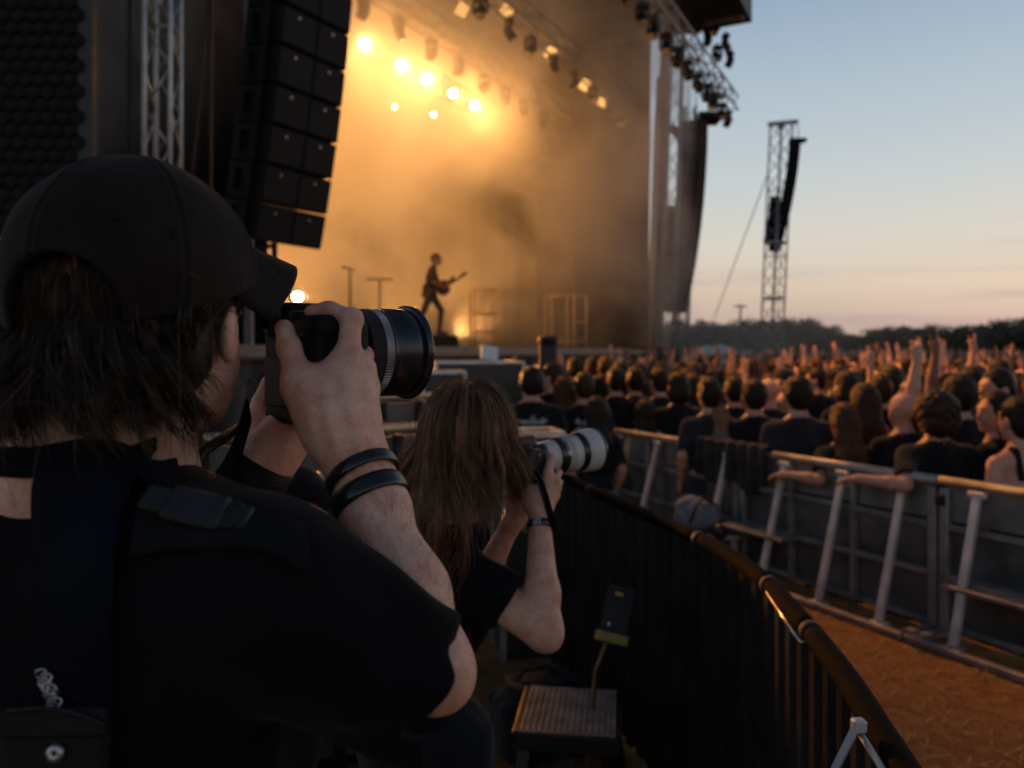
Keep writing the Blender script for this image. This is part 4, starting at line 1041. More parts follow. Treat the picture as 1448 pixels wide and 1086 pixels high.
# delay tower with its own array
a, b_ = P(1088,452,45), P(1105,176,45); a[2] = CROWD_Z
dt = truss('delay_tower', a, b_, .85, .95, 'thin lattice tower standing alone in the field against the sky', 'delay tower', r=.05, m='truss_dark' if 'truss_dark' in M else 'truss', roll=.5)
mb = MB(); mb.bar(P(1086,176,45), P(1128,172,45), .18, .22); mb.tube([P(1128,172,45),P(1129,196,45)], .03, 5); mb.bar(P(1104,176,45), P(1104,182,45), .3,.3)
o = mb.build('arm', M['truss'], dt); o.matrix_parent_inverse = Matrix.Translation(-Vector(a))
mb = MB()
for (y0) in (300,358,418): 
    k = (452-y0)/276; q = a+(np.array(b_)-a)*k; mb.box(q, (1.0,1.0,.12))
o = mb.build('collar', M['truss'], dt); o.matrix_parent_inverse = Matrix.Translation(-Vector(a))
dla, dtop = line_array('delay_array', P(1101,357,44.6), (.3,.95,0), .55, .46, .6, 14, 17, 4, 'small dark line array hanging from the arm of the field tower', dots=False)
mb = MB(); q = P(1128,199,44.6); mb.box(q, (.9,.6,.2), bev=.05); mb.tube([q, P(1127,216,44.6)], .12, 6); o = mb.build('bumper', M['black_steel'], dla); o.matrix_parent_inverse = Matrix.Translation(-dla.location)
dl2, _ = line_array('delay_subs', P(1094,345,45.6), (.3,.95,0), .4, .55, .6, 5, 12, 4, 'shorter dark speaker column beside the array on the field tower', dots=False)
mb = MB(); mb.tube([P(1084,250,45), P(1010,450,55)], .03, 5); tag(mb.build('guy_wire', M['truss']), 'guy wire slanting down left from the field tower', 'wire')
mb = MB(); mb.tube([P(1105,350,45), P(1100,452,45)], .02, 5); tag(mb.build('cable', M['black_steel']), 'cable dropping from the array on the field tower', 'cable')
a = P(1047,452,110); po_ = empty('utility_pole', (a[0],a[1],CROWD_Z), 0, 'distant utility pole with a crossarm above the trees', 'utility pole')
mb = MB(); mb.tube([(0,0,0),(0,0,P(0,430,110)[2]-CROWD_Z)], .14, 6); mb.build('post', M['bark'], po_); mb = MB(); mb.box((0,0,P(0,433,110)[2]-CROWD_Z), (1.7,.15,.2)); mb.build('crossarm', M['bark'], po_)
# pale tents and the pink lit booth behind the far crowd
M['canvas'] = pm('canvas', (.35,.33,.32), .8, 0, .1, 2, 0)
def tent(px, py, y, w, h, label):
    p = P(px, py, y); r = empty('tent', (p[0],p[1],CROWD_Z), .3, label, 'tent'); H = p[2]-CROWD_Z
    mb = MB(); z = H-h; c = [(-w/2,-w/2,z),(w/2,-w/2,z),(w/2,w/2,z),(-w/2,w/2,z),(0,0,H)]; mb.add(c, [(0,1,4),(1,2,4),(2,3,4),(3,0,4)]); e = [(x,y_,z-.3) for x,y_,_ in c[:4]]; mb.add(c[:4]+e, [(0,4,5,1),(1,5,6,2),(2,6,7,3),(3,7,4,0)]); mb.build('canopy', M['canvas'], r)
    mb = MB()
    for x,y_,_ in c[:4]: mb.tube([(x,y_,0),(x,y_,z)], .05, 6)
    mb.build('legs', M['steel'], r)
tent(1018,486,60,1.7,.5,'pale tent seen through the haze at the edge of the wood'); tent(1000,488,62,1.4,.4,'smaller pale tent left of the other one')
p = P(1091,509,48); bo = empty('booth', (p[0],p[1],CROWD_Z), 0, 'far booth with pink glowing lamps behind the crowd', 'booth')
mb = MB(); mb.box((0,.5,1.0),(2.4,.8,2.0)); mb.build('body', M['case'], bo)
M['pink'] = emat('pink_glow', (1,.25,.7), 5)
for dx in (-.35,.25): mb = MB(); mb.lathe([(0,.22),(.06,.15),(.08,.001)], 12, Matrix.Translation((dx,.08,p[2]-CROWD_Z)) @ Matrix.Rotation(R(90),4,'X')); mb.build('pink_lamp', M['pink'], bo)
# ------------------------------------------------------------------ the crowd
def rotz(a): c, s = math.cos(a), math.sin(a); return np.array(((c,-s,0),(s,c,0),(0,0,1)), np.float32)
TANS = {'light': skin_mat('skin_light', (.52,.31,.22), .3), 'tan': skin_mat('skin_tan', (.42,.25,.17), .3), 'dark': skin_mat('skin_dark', (.16,.085,.055), .3)}
SHIRTS = {'black': cloth_mat('tee_black', (.010,.010,.012), 500, 11, .7), 'charcoal': cloth_mat('tee_charcoal', (.022,.022,.026), 500, 11, .7), 'grey': cloth_mat('tee_grey', (.06,.06,.065), 500, 11, .7), 'denim': cloth_mat('denim', (.035,.06,.11), 500, 14, .8), 'pink': cloth_mat('top_pink', (.26,.12,.11), 500, 11, .7), 'tanshirt': cloth_mat('tee_tan', (.22,.14,.08), 500, 11, .7)}
TROUSER = cloth_mat('trousers', (.03,.03,.036), 400, 10, .7)
GREYP = cloth_mat('grey_trousers', (.13,.13,.14), 400, 10, .7)
SHOE = pm('shoe', (.03,.03,.03), .6)
HAIRS = {'dark': hair_mat('hair_dark', (.008,.0055,.0045), .55, spec=.25), 'brown': hair_mat('hair_brown', (.022,.012,.0075), .55, spec=.25), 'auburn': hair_mat('hair_auburn', (.055,.023,.011), .55, spec=.25), 'blond': hair_mat('hair_blond', (.17,.095,.05), .55, spec=.25)}
def figure(arms=('down','down'), sw=.185, hair='short', yaw=0., tank=False, head_only_h=None, lean=0.):
    "person 1.75 m tall facing +y; returns sdfs"
    sk, sh, tr, ha = Sdf(), Sdf(), Sdf(), Sdf(); Rm = rotz(yaw)
    hc = A3((0,.015,1.632)); hp = lambda x,y,z: hc+Rm@A3((x,y,z))*1.13
    sk.ell(hp(0,-.012,.02), (.073,.093,.095), Rm, k=.02); sk.ell(hp(0,.03,-.05), (.055,.062,.062), Rm, k=.05)
    sk.cone(hp(0,.088,.0), hp(0,.103,-.028), .010, .015, k=.018); sk.ell(hp(0,.075,.03),(.045,.02,.012),Rm,k=.02)
    sk.ell(hp(0,.085,-.062),(.022,.012,.007),Rm,k=.012); sk.ell(hp(0,.07,-.095),(.022,.018,.018),Rm,k=.02)
    for s in (-1,1):
        sk.ball(hp(s*.03,.09,.006), .013, k=.012, op='s'); sk.ball(hp(s*.03,.075,.006), .0125, k=.004)
        sk.ell(hp(s*.076,-.008,-.012), (.011,.02,.033), Rm, k=.008)
    sk.cone((0,-.015,1.42), hc+Rm@A3((0,-.012,-.05)), .062, .056, k=.03)
    sk.cone((-sw*.85,-.02,1.385), (0,-.02,1.42), .045, .055, k=.05); sk.cone((sw*.85,-.02,1.385), (0,-.02,1.42), .045, .055, k=.05); sk.ell((0,0,1.22), (sw*.88,.095,.22), k=.06); sk.ell((0,.01,1.0), (.135,.10,.17), k=.08)
    for q_ in sk.pr:
        if q_[0] == 'e': q_[2][:] = q_[2]*1.13
    for s, kind in zip((-1,1), arms):
        S = A3((s*sw,-.01,1.37)); hand_args = None
        if kind == 'down': E, W = A3((s*(sw+.06),-.03,1.12)), A3((s*(sw+.03),.10,.90)); hd, hn, cu, th = (0,.3,-1), (-s,0,0), (.35,.4,.45,.5), .4
        elif kind == 'fold': E, W = A3((s*(sw+.10),.05,1.14)), A3((s*.06,.24,1.18)); hd, hn, cu, th = (-s,.2,0), (0,-1,0), (.4,.4,.4,.4), .4
        elif kind == 'rail': E, W = A3((s*(sw+.14),-.22,1.22)), A3((s*(sw+.30),-.02,1.23)); hd, hn, cu, th = (s*.6,.8,-.1), (0,0,-1), (.3,.3,.3,.3), .4
        elif kind == 'horns': E, W = A3((s*(sw+.07),.10,1.60)), A3((s*(sw+.03),.10,1.87)); hd, hn, cu, th = (0,.08,1), (0,1,0), (.06,1.45,1.45,.06), .9
        elif kind == 'horns2': E, W = A3((s*(sw+.11),.06,1.62)), A3((s*(sw-.02),.10,1.88)); hd, hn, cu, th = (s*.25,.05,1), (0,1,0), (.08,1.5,1.5,.1), .3
        elif kind == 'fist': E, W = A3((s*(sw+.06),.14,1.58)), A3((s*(sw+.0),.14,1.85)); hd, hn, cu, th = (0,.1,1), (0,1,0), (1.4,1.4,1.4,1.4), .9
        elif kind == 'open': E, W = A3((s*(sw+.10),.10,1.56)), A3((s*(sw+.10),.12,1.82)); hd, hn, cu, th = (s*.15,.1,1), (0,1,0), (.12,.1,.1,.15), .0
        elif kind == 'cam': E, W = A3((s*(sw+.12),.12,1.20)), A3((s*.07,.22,1.50)); hd, hn, cu, th = (-s*.4,.2,.8), (-s,0,0), (.8,.8,.8,.8), .4
        sk.cone(S, E, .050, .042, k=.03); mid = E+(W-E)*.3; sk.cone(E, mid, .041, .043, k=.02); sk.cone(mid, W, .043, .028, k=.02)
        hand(sk, W, hd, hn, s if kind in ('down',) else s, cu, th, s=1.0)
        if not tank:
            m = S+(E-S)*.72; sh.cone(S, m, .060, .066, k=.06)
            d = (E-S)/np.linalg.norm(E-S)
            sh.cone(m+d*.0, m+d*.12, .052, .056, k=.006, op='s')
    if tank:
        sh.ell((0,0,1.20), (sw*.88+.012,.108,.17), k=.05)
        for s in (-1,1): sh.cone((s*.085,-.10,1.30), (s*.085,-.055,1.455), .022, k=.02); sh.cone((s*.085,.10,1.30), (s*.085,-.03,1.46), .022, k=.02)
        sh.ell((0,-.13,1.36),(.07,.08,.13),k=.02,op='s')
    else:
        sh.cone((-sw*.9,-.02,1.37), (0,-.02,1.425), .056, .062, k=.06); sh.cone((sw*.9,-.02,1.37), (0,-.02,1.425), .056, .062, k=.06); sh.cone((0,-.02,1.40),(0,-.018,1.455),.075,.066,k=.03); sh.ell((0,-.005,1.20), (sw*.88+.012,.118,.22), k=.08)
        sh.cone((0,-.02,1.44),(0,0,1.56),.066,.070,k=.006,op='s')
    sh.ell((0,.01,1.0), (.158,.125,.17), k=.08); sh.cone((0,0,.90),(0,0,.96),.155,k=.05)
    sh.disp = lambda X: .006*np.sin(X[:,2]*34+6*np.sin(X[:,0]*9+X[:,1]*7))*np.clip((1.35-X[:,2])*2.2,0,1)
    tr.cone((-.07,0,.88),(.07,0,.88),.135,k=.05)
    for s in (-1,1):
        tr.cone((s*.09,0,.86),(s*.105,.02,.47),.095,.066,k=.05); tr.cone((s*.105,.02,.47),(s*.11,-.01,.07),.064,.055,k=.03)
        tr.cone((s*.11,-.03,.045),(s*.125,.15,.035),.045,.036,k=.03)
    tr.disp = lambda X: .004*np.sin(X[:,2]*50+3*np.sin(X[:,0]*30))
    wob = lambda X, a: a*np.sin(X[:,0]*70+2*np.sin(X[:,2]*40))*np.sin(X[:,1]*64+1)
    if hair in ('short','mid','long','longb','bushy','tail'):
        ha.ell(hp(0,-.02,.035), (.084,.100,.096), Rm, k=.02); ha.ell(hp(0,-.05,-.02),(.072,.06,.085),Rm,k=.03)
        ha.ell(hp(0,.085,-.02), (.075,.062,.088), Rm, k=.02, op='s')
        for s in (-1,1): ha.ell(hp(s*.085,-.0,-.03),(.02,.028,.045),Rm,k=.01,op='s')
        ha.disp = lambda X: wob(X, .0035)
    if hair == 'mid': ha.ell(hp(0,-.045,-.06),(.092,.075,.10),Rm,k=.03)
    if hair in ('long','longb'):
        ha.ell(hp(0,-.03,.02),(.094,.098,.10),Rm,k=.02); ha.cone(hp(-.035,-.055,-.02), (-.055,-.115,1.30), .072, .05, k=.05); ha.cone(hp(.035,-.055,-.02), (.055,-.115,1.30), .072, .05, k=.05); ha.cone((0,-.115,1.42),(0,-.13,1.20),.075,.045,k=.06)
        ha.ell(hp(0,.095,-.02), (.07,.062,.12), Rm, k=.02, op='s'); ha.disp = lambda X: .0035*np.sin(X[:,0]*120+3*np.sin(X[:,2]*11)+X[:,1]*30)+wob(X,.0015)
    if hair == 'longb':
        ha.cone((-.07,-.12,1.36),(-.075,-.135,1.14),.06,.03,k=.05); ha.cone((.06,-.12,1.36),(.065,-.135,1.13),.06,.03,k=.05)
    if hair == 'bushy':
        ha.ell(hp(0,-.03,.03),(.118,.118,.118),Rm,k=.03); ha.ell(hp(0,-.06,-.05),(.10,.08,.08),Rm,k=.03); ha.ell(hp(0,.11,-.03),(.075,.07,.10),Rm,k=.02,op='s')
        ha.disp = lambda X: .010*np.sin(X[:,0]*85)*np.sin(X[:,1]*80+1)*np.sin(X[:,2]*90)
    if hair == 'tail': ha.cone(hp(0,-.11,.0),(0,-.16,1.45),.035,.03,k=.03); ha.cone((0,-.16,1.45),(0,-.13,1.28),.032,.012,k=.03)
    if hair == 'cap':
        ha.ell(hp(0,-.012,.045),(.086,.104,.088),Rm,k=.02); ha.plane(hp(0,0,.01),(0,0,-1)); ha.ell(hp(0,.13,.022),(.065,.075,.010),Rm,k=.015)
    for q_ in ha.pr:
        if q_[0] == 'e': q_[2][:] = q_[2]*1.13
    return sk, sh, tr, ha
PROTO = {}
def person_meshes(key, h=.0105, **k):
    sk, sh, tr, ha = figure(**k); r = {}
    for nm, f, hh in (('body',sk,h*.85),('shirt',sh,h*1.1),('trousers',tr,h*1.5),('hair',ha,h)):
        if f.pr:
            V, F = sdf_mesh(f, hh); r[nm] = np_mesh('person' if nm == 'body' else nm, V, F)
            for _ in range(1): r[nm].materials.append(None)
    PROTO[key] = r
person_meshes('short', hair='short')
person_meshes('short_left', hair='short', yaw=1.0)
person_meshes('long', hair='long', sw=.16)
person_meshes('longb', hair='longb', sw=.165)
person_meshes('long_left', hair='long', sw=.16, yaw=1.1)
person_meshes('long_rail', hair='longb', sw=.175, arms=('rail','down'))
person_meshes('bushy_rail', hair='bushy', sw=.20, arms=('rail','fold'))
person_meshes('bald', hair='none', sw=.19)
person_meshes('tank', hair='short', sw=.185, tank=True)
person_meshes('tank_long', hair='longb', sw=.16, tank=True)
person_meshes('mid', hair='mid')
person_meshes('horns', hair='short', arms=('horns','down'))
person_meshes('horns_r', hair='short', arms=('down','horns2'))
person_meshes('horns_long', hair='long', sw=.165, arms=('down','horns'))
person_meshes('two', hair='short', arms=('horns2','horns'))
person_meshes('fist', hair='mid', arms=('fist','down'))
person_meshes('open', hair='short', arms=('down','open'))
person_meshes('open_long', hair='long', sw=.165, arms=('open','open'))
person_meshes('cap', hair='cap', arms=('down','fold'))
person_meshes('cam', hair='mid', arms=('cam','cam'))
def person(key, x, y, rz, s=1., skin='light', shirt='black', hair='dark', trousers=None, label='', group=None, z=CROWD_Z, wide=1.):
    ms = PROTO[key]
    o = bpy.data.objects.new('person', ms['body']); COL.objects.link(o); o.location = (x, y, z); o.rotation_euler = (0,0,rz); o.scale = (s*wide,s,s)
    tag(o, label, 'person', group)
    def setm(ob, m): ob.material_slots[0].link = 'OBJECT'; ob.material_slots[0].material = m
    setm(o, TANS[skin])
    for nm, m in (('shirt',SHIRTS[shirt]),('trousers',trousers or TROUSER),('hair',(SHIRTS['black'] if key == 'cap' else HAIRS[hair]))):
        if nm in ms:
            c = bpy.data.objects.new('cap' if (nm == 'hair' and key == 'cap') else nm, ms[nm]); COL.objects.link(c); c.parent = o; setm(c, m)
    return o
STAGE_C = Vector((-1.8, 18))
def toward(x, y, jit=0): return math.atan2(STAGE_C.y-y, STAGE_C.x-x)-math.pi/2+jit
taken = []
def near_person(px, py, Y, key, jit=0., label='', **k):
    x = (px-724)/FPX*Y; s = (1.72-(py-497)*Y/FPX-CROWD_Z)/1.64; s = min(1.15, max(.9, s)); taken.append((x, Y))
    return person(key, x, Y, toward(x, Y)*.45+jit, s=s, label=label, **k)
G1 = 'people standing near the barrier'
def by(px, d=.34):  # depth just behind the barrier along that sight line
    k = (px-724)/FPX; return 5.186/(.528+k)+d*1.0
n1 = near_person(752,540,7.6,'short',0,'short dark haired person, two lines of white lettering on the black t-shirt',wide=1.12,group=G1)
near_person(780,532,8.7,'short_left',0,'short brown haired person turned left, behind the white lettered t-shirt',hair='brown',group=G1)
near_person(797,551,8.2,'long',.1,'person with long light brown hair between two print t-shirts',hair='auburn',shirt='tanshirt',group=G1)
n2 = near_person(826,546,8.0,'short',0,'short brown haired person, blotchy grey print on the black t-shirt',hair='brown',group=G1,wide=1.05)
near_person(813,520,11,'short',0,'person with short brown hair, head showing above the grey print t-shirt',hair='brown',group=G1)
near_person(838,519,11.4,'short',.1,'person with brown hair, second head of the upper row by the stage',hair='brown',group=G1)
near_person(857,519,11,'short',-.1,'person with auburn hair, third head of the upper row at the stage side',hair='auburn',group=G1)
near_person(871,537,8.9,'short',0,'short black haired person in black between the two long haired people',group=G1)
near_person(849,546,9.2,'mid',0,'dark hair to the neck, behind the long black haired person',group=G1)
near_person(898,537,9.0,'short',0,'short dark haired person, pale smear on the t-shirt, right of two long haired people',shirt='charcoal',group=G1)
near_person(843,582,6.75,'longb',0,'long straight black hair and grey trousers, at the open end of the barrier',trousers=GREYP,group=G1)
near_person(911,582,by(911,.3),'tank_long',0,'person with long dark hair and bare shoulders behind the farthest barrier panel',group=G1)
near_person(932,538,8.8,'short',.2,'person with short black hair and a reddish neck, beside the long dark haired one',group=G1)
near_person(959,546,7.9,'mid',0,'person with dark hair to the shoulders, black t-shirt with a tiny white mark',group=G1)
near_person(979,545,9.0,'mid',0,'person with dark hair half hidden behind the shoulder length haired one',hair='brown',group=G1)
near_person(1003,556,6.9,'short',0,'person with short dark hair in charcoal, left of the blond one',shirt='charcoal',group=G1)
near_person(1013,590,by(1013,.3),'long',0,'person with long blond hair leaning at the rail beside the jacket',hair='blond',group=G1)
near_person(1038,551,8.0,'short',-.1,'short dark hair, between the blond person and the next black t-shirt',group=G1)
near_person(1066,559,6.9,'short',0,'short dark hair and wide black t-shirt, left of the shaved pink head',wide=1.1,group=G1)
near_person(1087,553,7.9,'bald',0,'person with a shaved pinkish head behind two short dark haired people',group=G1)
near_person(1128,557,by(1128,.45),'short',0,'person with short black hair in a charcoal t-shirt, broad back behind the rail',shirt='charcoal',wide=1.15,group=G1)
near_person(1192,594,by(1185,.36),'long_rail',0,'person with long wavy brown hair, elbow resting on the rail',hair='auburn',group=G1)
near_person(1196,546,7.4,'mid',.1,'person with dark hair right above the long wavy brown hair',group=G1)
near_person(1221,565,6.6,'long',.1,'person with long brown hair and a pink top',hair='brown',shirt='pink',group=G1)
near_person(1244,551,7.4,'short',-.1,'person with brown short hair right of the one in the pink top',hair='brown',group=G1)
near_person(1277,579,by(1277,.85),'bald',0,'bald person in a black t-shirt',wide=1.05,group=G1)
near_person(1265,540,8.6,'short_left',.3,'left profile with amber lit face, behind the bald person',group=G1)
near_person(1294,551,7.2,'short_left',.2,'left profile with dark hair, right of the bald person',group=G1)
near_person(1322,585,by(1322,.38),'bushy_rail',0,'big bushy head of brown hair, forearm laid on the rail',hair='brown',wide=1.08,group=G1)
near_person(1356,557,by(1350,1.1),'horns',.0,'person with dark hair raising the tallest pale arm in a horns sign',skin='light',wide=1.15,group=G1)
near_person(1372,545,6.5,'horns',.0,'person in a denim jacket with a dark raised arm making horns',skin='dark',shirt='denim',group=G1)
near_person(1380,541,7.0,'short',-.3,'person with short black hair behind the left facing profile',group=G1)
near_person(1411,548,6.0,'short_left',.5,'person in clear left profile with short black hair and lit face',group=G1)
near_person(1409,582,by(1409,.8),'long_left',.4,'left profile with long dark hair, beside the bare backed person',group=G1)
near_person(1441,592,by(1440,.4),'tank',.1,'person with cropped dark hair and a bare back in a black tank top',group=G1)
near_person(1480,560,by(1480,.7),'short',0,'person with dark hair just outside the right edge behind the barrier',group=G1)
# lettering on backs: pale strokes on the cloth
M['print'] = pm('shirt_print', (.42,.42,.44), .8, 0, .3, 90, 0); M['print_rust'] = pm('shirt_print_rust', (.30,.15,.10), .8, 0, .4, 60, 0)
def glyphs(px, rows, Y, m, seed, owner, name='print'):
    rg_ = random.Random(seed); mb = MB(); inv = owner
    for (y0, x0, x1, h, n, slant) in rows:
        for i in range(n):
            cx = x0+(x1-x0)*(i+.5)/n; w = (x1-x0)/n*.72
            for q in range(rg_.choice((2,3,3))):
                ang = rg_.choice((0,0,1.57,.6,-.6)); a = (cx+rg_.uniform(-w/2,w/2)*.6, y0+rg_.uniform(-h/2,h/2)*.4); l = h*.9 if ang == 0 else w
                dx, dz = math.sin(ang)*l/2+slant*.2*h, math.cos(ang)*l/2
                mb.bar((a[0]-dx, -.0, a[1]-dz), (a[0]+dx, -.0, a[1]+dz), h*.2, .003, up=(0,1,0))
    # lay the strokes on the back of the shirt
    V = np.array(mb.v, np.float32); fig = figure(hair='none')[1]
    base = V.copy(); base[:,1] = -.16; base = project(fig, base, .0035, 8)
    mb.v = [tuple(map(float, p)) for p in base]; o = mb.build(name, m, owner); return o
glyphs(752, [(1.345,-.03,.03,.022,3,0),(1.30,-.125,.125,.052,9,.3),(1.235,-.085,.085,.028,10,.4)], 7.6, M['print'], 3, n1, 'shirt_lettering')
glyphs(826, [(1.31,-.11,.12,.06,6,0),(1.24,-.12,.12,.06,7,0),(1.17,-.10,.10,.05,6,0)], 8, M['print'], 5, n2, 'shirt_print')
# rows behind, all the way into the field
rg = random.Random(5); far = 0
GF = 'crowd filling the field'
keys_dn = ['short','short','mid','long','short_left','cap','long_left','bald','short']
keys_up = ['horns','horns_r','horns_long','two','fist','open','open_long','horns']
WHO = {'short':'short haired','short_left':'short haired, looking left,','mid':'collar length haired','long':'long haired','long_left':'long haired, looking left,','cap':'black capped','bald':'bald','horns':'short haired','horns_r':'short haired','horns_long':'long haired','two':'short haired','fist':'collar length haired','open':'short haired','open_long':'long haired'}
ARM = {'horns':'left hand raised in a horns sign','horns_r':'right hand raised in a horns sign','horns_long':'right hand raised in a horns sign','two':'both hands raised in horns signs','fist':'raised left fist','open':'open right hand raised','open_long':'both open hands raised'}
y = 7.6
while y < 34 and far < 232:
    step = .62+.018*y; x0 = max(.0, -.1+(y-9)*.075 if y < 24 else -2.6+.511*(y-9.5)+1.2) if y > 9 else (900-724)/FPX*y
    front = -2.6+.511*(y-9.5)+1.3
    x = max(x0, front)+rg.uniform(0,.4)
    if y < 22: x = max(x, (735-724)/FPX*y)
    while x < .66*y+.3 and far < 232:
        yy = y+rg.uniform(-.28,.28); xx = x+rg.uniform(-.12,.12)
        ok = all((xx-a)**2+(yy-b_)**2 > .50**2 for a, b_ in taken) and xx > BX(yy)+.35
        if ok:
            px = 724+xx/yy*FPX
            up = rg.random() < (.15 if yy < 10 else .36) and px > 800
            key = rg.choice(keys_up if up else keys_dn)
            sh_ = rg.choices(['black','charcoal','grey','tanshirt','denim'], [8,3,1.4,.8,.4])[0]; hr = rg.choices(['dark','brown','auburn','blond'], [6,3,1.4,.7])[0]
            lab = f"{WHO[key]} person deep in the crowd, {ARM[key] if key in ARM else 'arms down'}"
            person(key, xx, yy, toward(xx,yy)*.6+rg.uniform(-.35,.35), rg.uniform(.98,1.12), rg.choices(['light','tan','dark'],[5,3,1])[0], sh_, hr, label=lab, group=GF+': '+key.replace('_',' '))
            taken.append((xx,yy)); far += 1
        x += step*rg.uniform(.8,1.25)
    y += step*.98
y_last = y
# beyond, the crowd reads as one mass of heads and raised arms
def mass_mesh(keys, n, y0, y1, seed):
    rg_ = np.random.default_rng(seed); Vs, Fs, Ms, ofs = [], [], [], 0
    for i in range(n):
        yy = y0+(y1-y0)*rg_.random()**1.3; lo = max(-2.6+.511*(yy-9.5)+1.3, -1) if yy < 26 else .28*yy; xx = rg_.uniform(lo, .68*yy)
        base = LOW[keys[i % len(keys)]]; a = rg_.uniform(-.5,.5)+.3; c, s_ = math.cos(a), math.sin(a); k = rg_.uniform(.98,1.14)
        for V, F, mi in base:
            W = V*k; W = np.stack([W[:,0]*c-W[:,1]*s_+xx, W[:,0]*s_+W[:,1]*c+yy, W[:,2]+CROWD_Z], 1); Vs.append(W); Fs.append(F+ofs); Ms.append(np.full(len(F), mi)); ofs += len(V)
    return np.concatenate(Vs), np.concatenate(Fs), np.concatenate(Ms)
LOW = {}
for nm, kw in (('a',dict(arms=('horns','down'))),('b',dict(arms=('open','horns2'))),('c',dict(hair='long',arms=('fist','open'))),('d',dict(arms=('down','horns'))),('e',dict(hair='mid')),('f',dict(hair='short'))):
    sk, sh, tr, ha = figure(**kw); sk.plane((0,0,1.02),(0,0,-1)); sh.plane((0,0,1.02),(0,0,-1))
    LOW[nm] = [sdf_mesh(sk,.026)+(0,), sdf_mesh(sh,.035)+(1,), sdf_mesh(ha,.03)+(2,)]
V, F, mi = mass_mesh('aefefced', 420, y_last+.3, 60, 9)
o = link_mesh('far_crowd', np_mesh('far_crowd', V, F, mi), [TANS['light'], SHIRTS['black'], HAIRS['dark']])
tag(o, 'far crowd reading as one mass of heads and raised arms before the wood', 'crowd', kind='stuff')

# ------------------------------------------------------------------ the guitarist on the stage
g0 = P(612,466,18); GZ = DECK+.30
wd = empty('stage_wedge', (P(622,480,18)[0], 18, DECK), .15, 'dark wedge box on the stage edge under the guitarist', 'monitor wedge')
mb = MB(); mb.prism([(-.42,-.25),(.40,-.25),(.40,.25),(-.42,.25)], 0, .27); mb.prism([(-.36,-.2),(.36,-.2),(.36,.2),(-.36,.2)], .27, .30); mb.build('body', M['cabinet'], wd)
mb = MB(); mb.box((0,-.255,.14),(.74,.012,.2)); mb.build('grille', M['grille'], wd)
def gp(x, z, y=0): return A3((x, y, z))
gs, gc, gt, gh = Sdf(), Sdf(), Sdf(), Sdf()
# faces +x; lean forward a little; y=0 is his own middle plane, -y the side towards the viewer
gs.ell(gp(.10,1.615),(.092,.073,.105),k=.02); gs.ell(gp(.13,1.56),(.06,.055,.06),k=.05); gs.cone(gp(.195,1.62),gp(.205,1.595),.010,.013,k=.015); gs.ell(gp(.17,1.525),(.02,.03,.03),k=.02)
gs.cone(gp(.03,1.42),gp(.08,1.54),.06,.055,k=.03); gs.cone(gp(.02,1.40,-.17),gp(.02,1.40,.17),.06,k=.05); gs.ell(gp(.0,1.20),(.10,.15,.24),k=.05)
E1, W1 = gp(.04,1.10,-.26), gp(.22,1.02,-.22); gs.cone(gp(.02,1.38,-.19),E1,.05,.042,k=.03); gs.cone(E1,W1,.042,.03,k=.02); hand(gs, W1, (.9,.3,-.3), (0,1,0), 1, (.5,.6,.7,.7), .4)
E2, W2 = gp(.15,1.10,.24), gp(.40,1.16,.06); gs.cone(gp(.03,1.38,.18),E2,.05,.042,k=.03); gs.cone(E2,W2,.042,.03,k=.02); hand(gs, W2, (.7,-.3,.6), (0,-.6,.6), -1, (1.0,1.0,1.0,1.0), .5)
gc.ell(gp(-.01,1.18),(.128,.18,.27),k=.05); gc.cone(gp(.02,1.40,-.17),gp(.02,1.40,.17),.075,k=.05); gc.ell(gp(-.05,.96),(.13,.165,.12),k=.06); gc.cone(gp(-.10,1.0,-.05),gp(-.16,.84,-.05),.09,.06,k=.06); gc.cone(gp(-.10,1.0,.08),gp(-.12,.85,.1),.09,.05,k=.06)
gc.cone(gp(.02,1.38,-.19),E1*.8+gp(.02,1.38,-.19)*.2,.066,.06,k=.03); gc.cone(gp(.03,1.38,.18),E2*.8+gp(.03,1.38,.18)*.2,.066,.06,k=.03)
gc.disp = lambda X: .006*np.sin(X[:,2]*38+5*np.sin(X[:,0]*12))
gt.cone(gp(-.03,.90,-.07),gp(-.03,.90,.07),.13,k=.05)
K1, A1 = gp(-.17,.52,-.12), gp(-.36,.10,-.16); K2, A2 = gp(.20,.53,.10), gp(.16,.10,.12)
for Kn, An, Hp in ((K1,A1,gp(-.04,.86,-.09)),(K2,A2,gp(.0,.86,.09))):
    gt.cone(Hp,Kn,.095,.062,k=.05); gt.cone(Kn,An,.062,.046,k=.03); gt.cone(An-A3((.03,0,.05)),An+A3((.15,0,-.06)),.045,.036,k=.03)
gh.ell(gp(.075,1.655),(.105,.084,.09),k=.02); gh.ell(gp(.03,1.60),(.06,.075,.08),k=.03); gh.ell(gp(.20,1.60),(.07,.08,.075),k=.02,op='s'); gh.disp = lambda X: .004*np.sin(X[:,0]*90)*np.sin(X[:,2]*80)
gx, gy = (g0[0]-.02, 18.0)
gper = sdf_obj('person', gs, .012, TANS['dark']); tag(gper, 'guitarist in dark clothes striding with one foot on the wedge', 'person')  # dark skin tone stands in for his backlit silhouette
for nm, f, m in (('jacket',gc,SHIRTS['black']),('trousers',gt,TROUSER),('hair',gh,HAIRS['dark'])): sdf_obj(nm, f, .014, m, gper)
gper.location = (gx, gy, GZ+.005); gper.rotation_euler = (0,0,R(8)); gper.scale = (1.08,1.08,1.07)
gui = empty('electric_guitar', (gx, gy, GZ+.07), R(8), 'electric guitar held slung at the hip of the guitarist, neck pointing up', 'guitar')
M['guitar'] = pm('guitar_body', (.03,.02,.015), .3, 0, .2, 8, 0)
Mg = frame((.23,-.17,.98), (.62,.25,.42), (0,1,-.3))
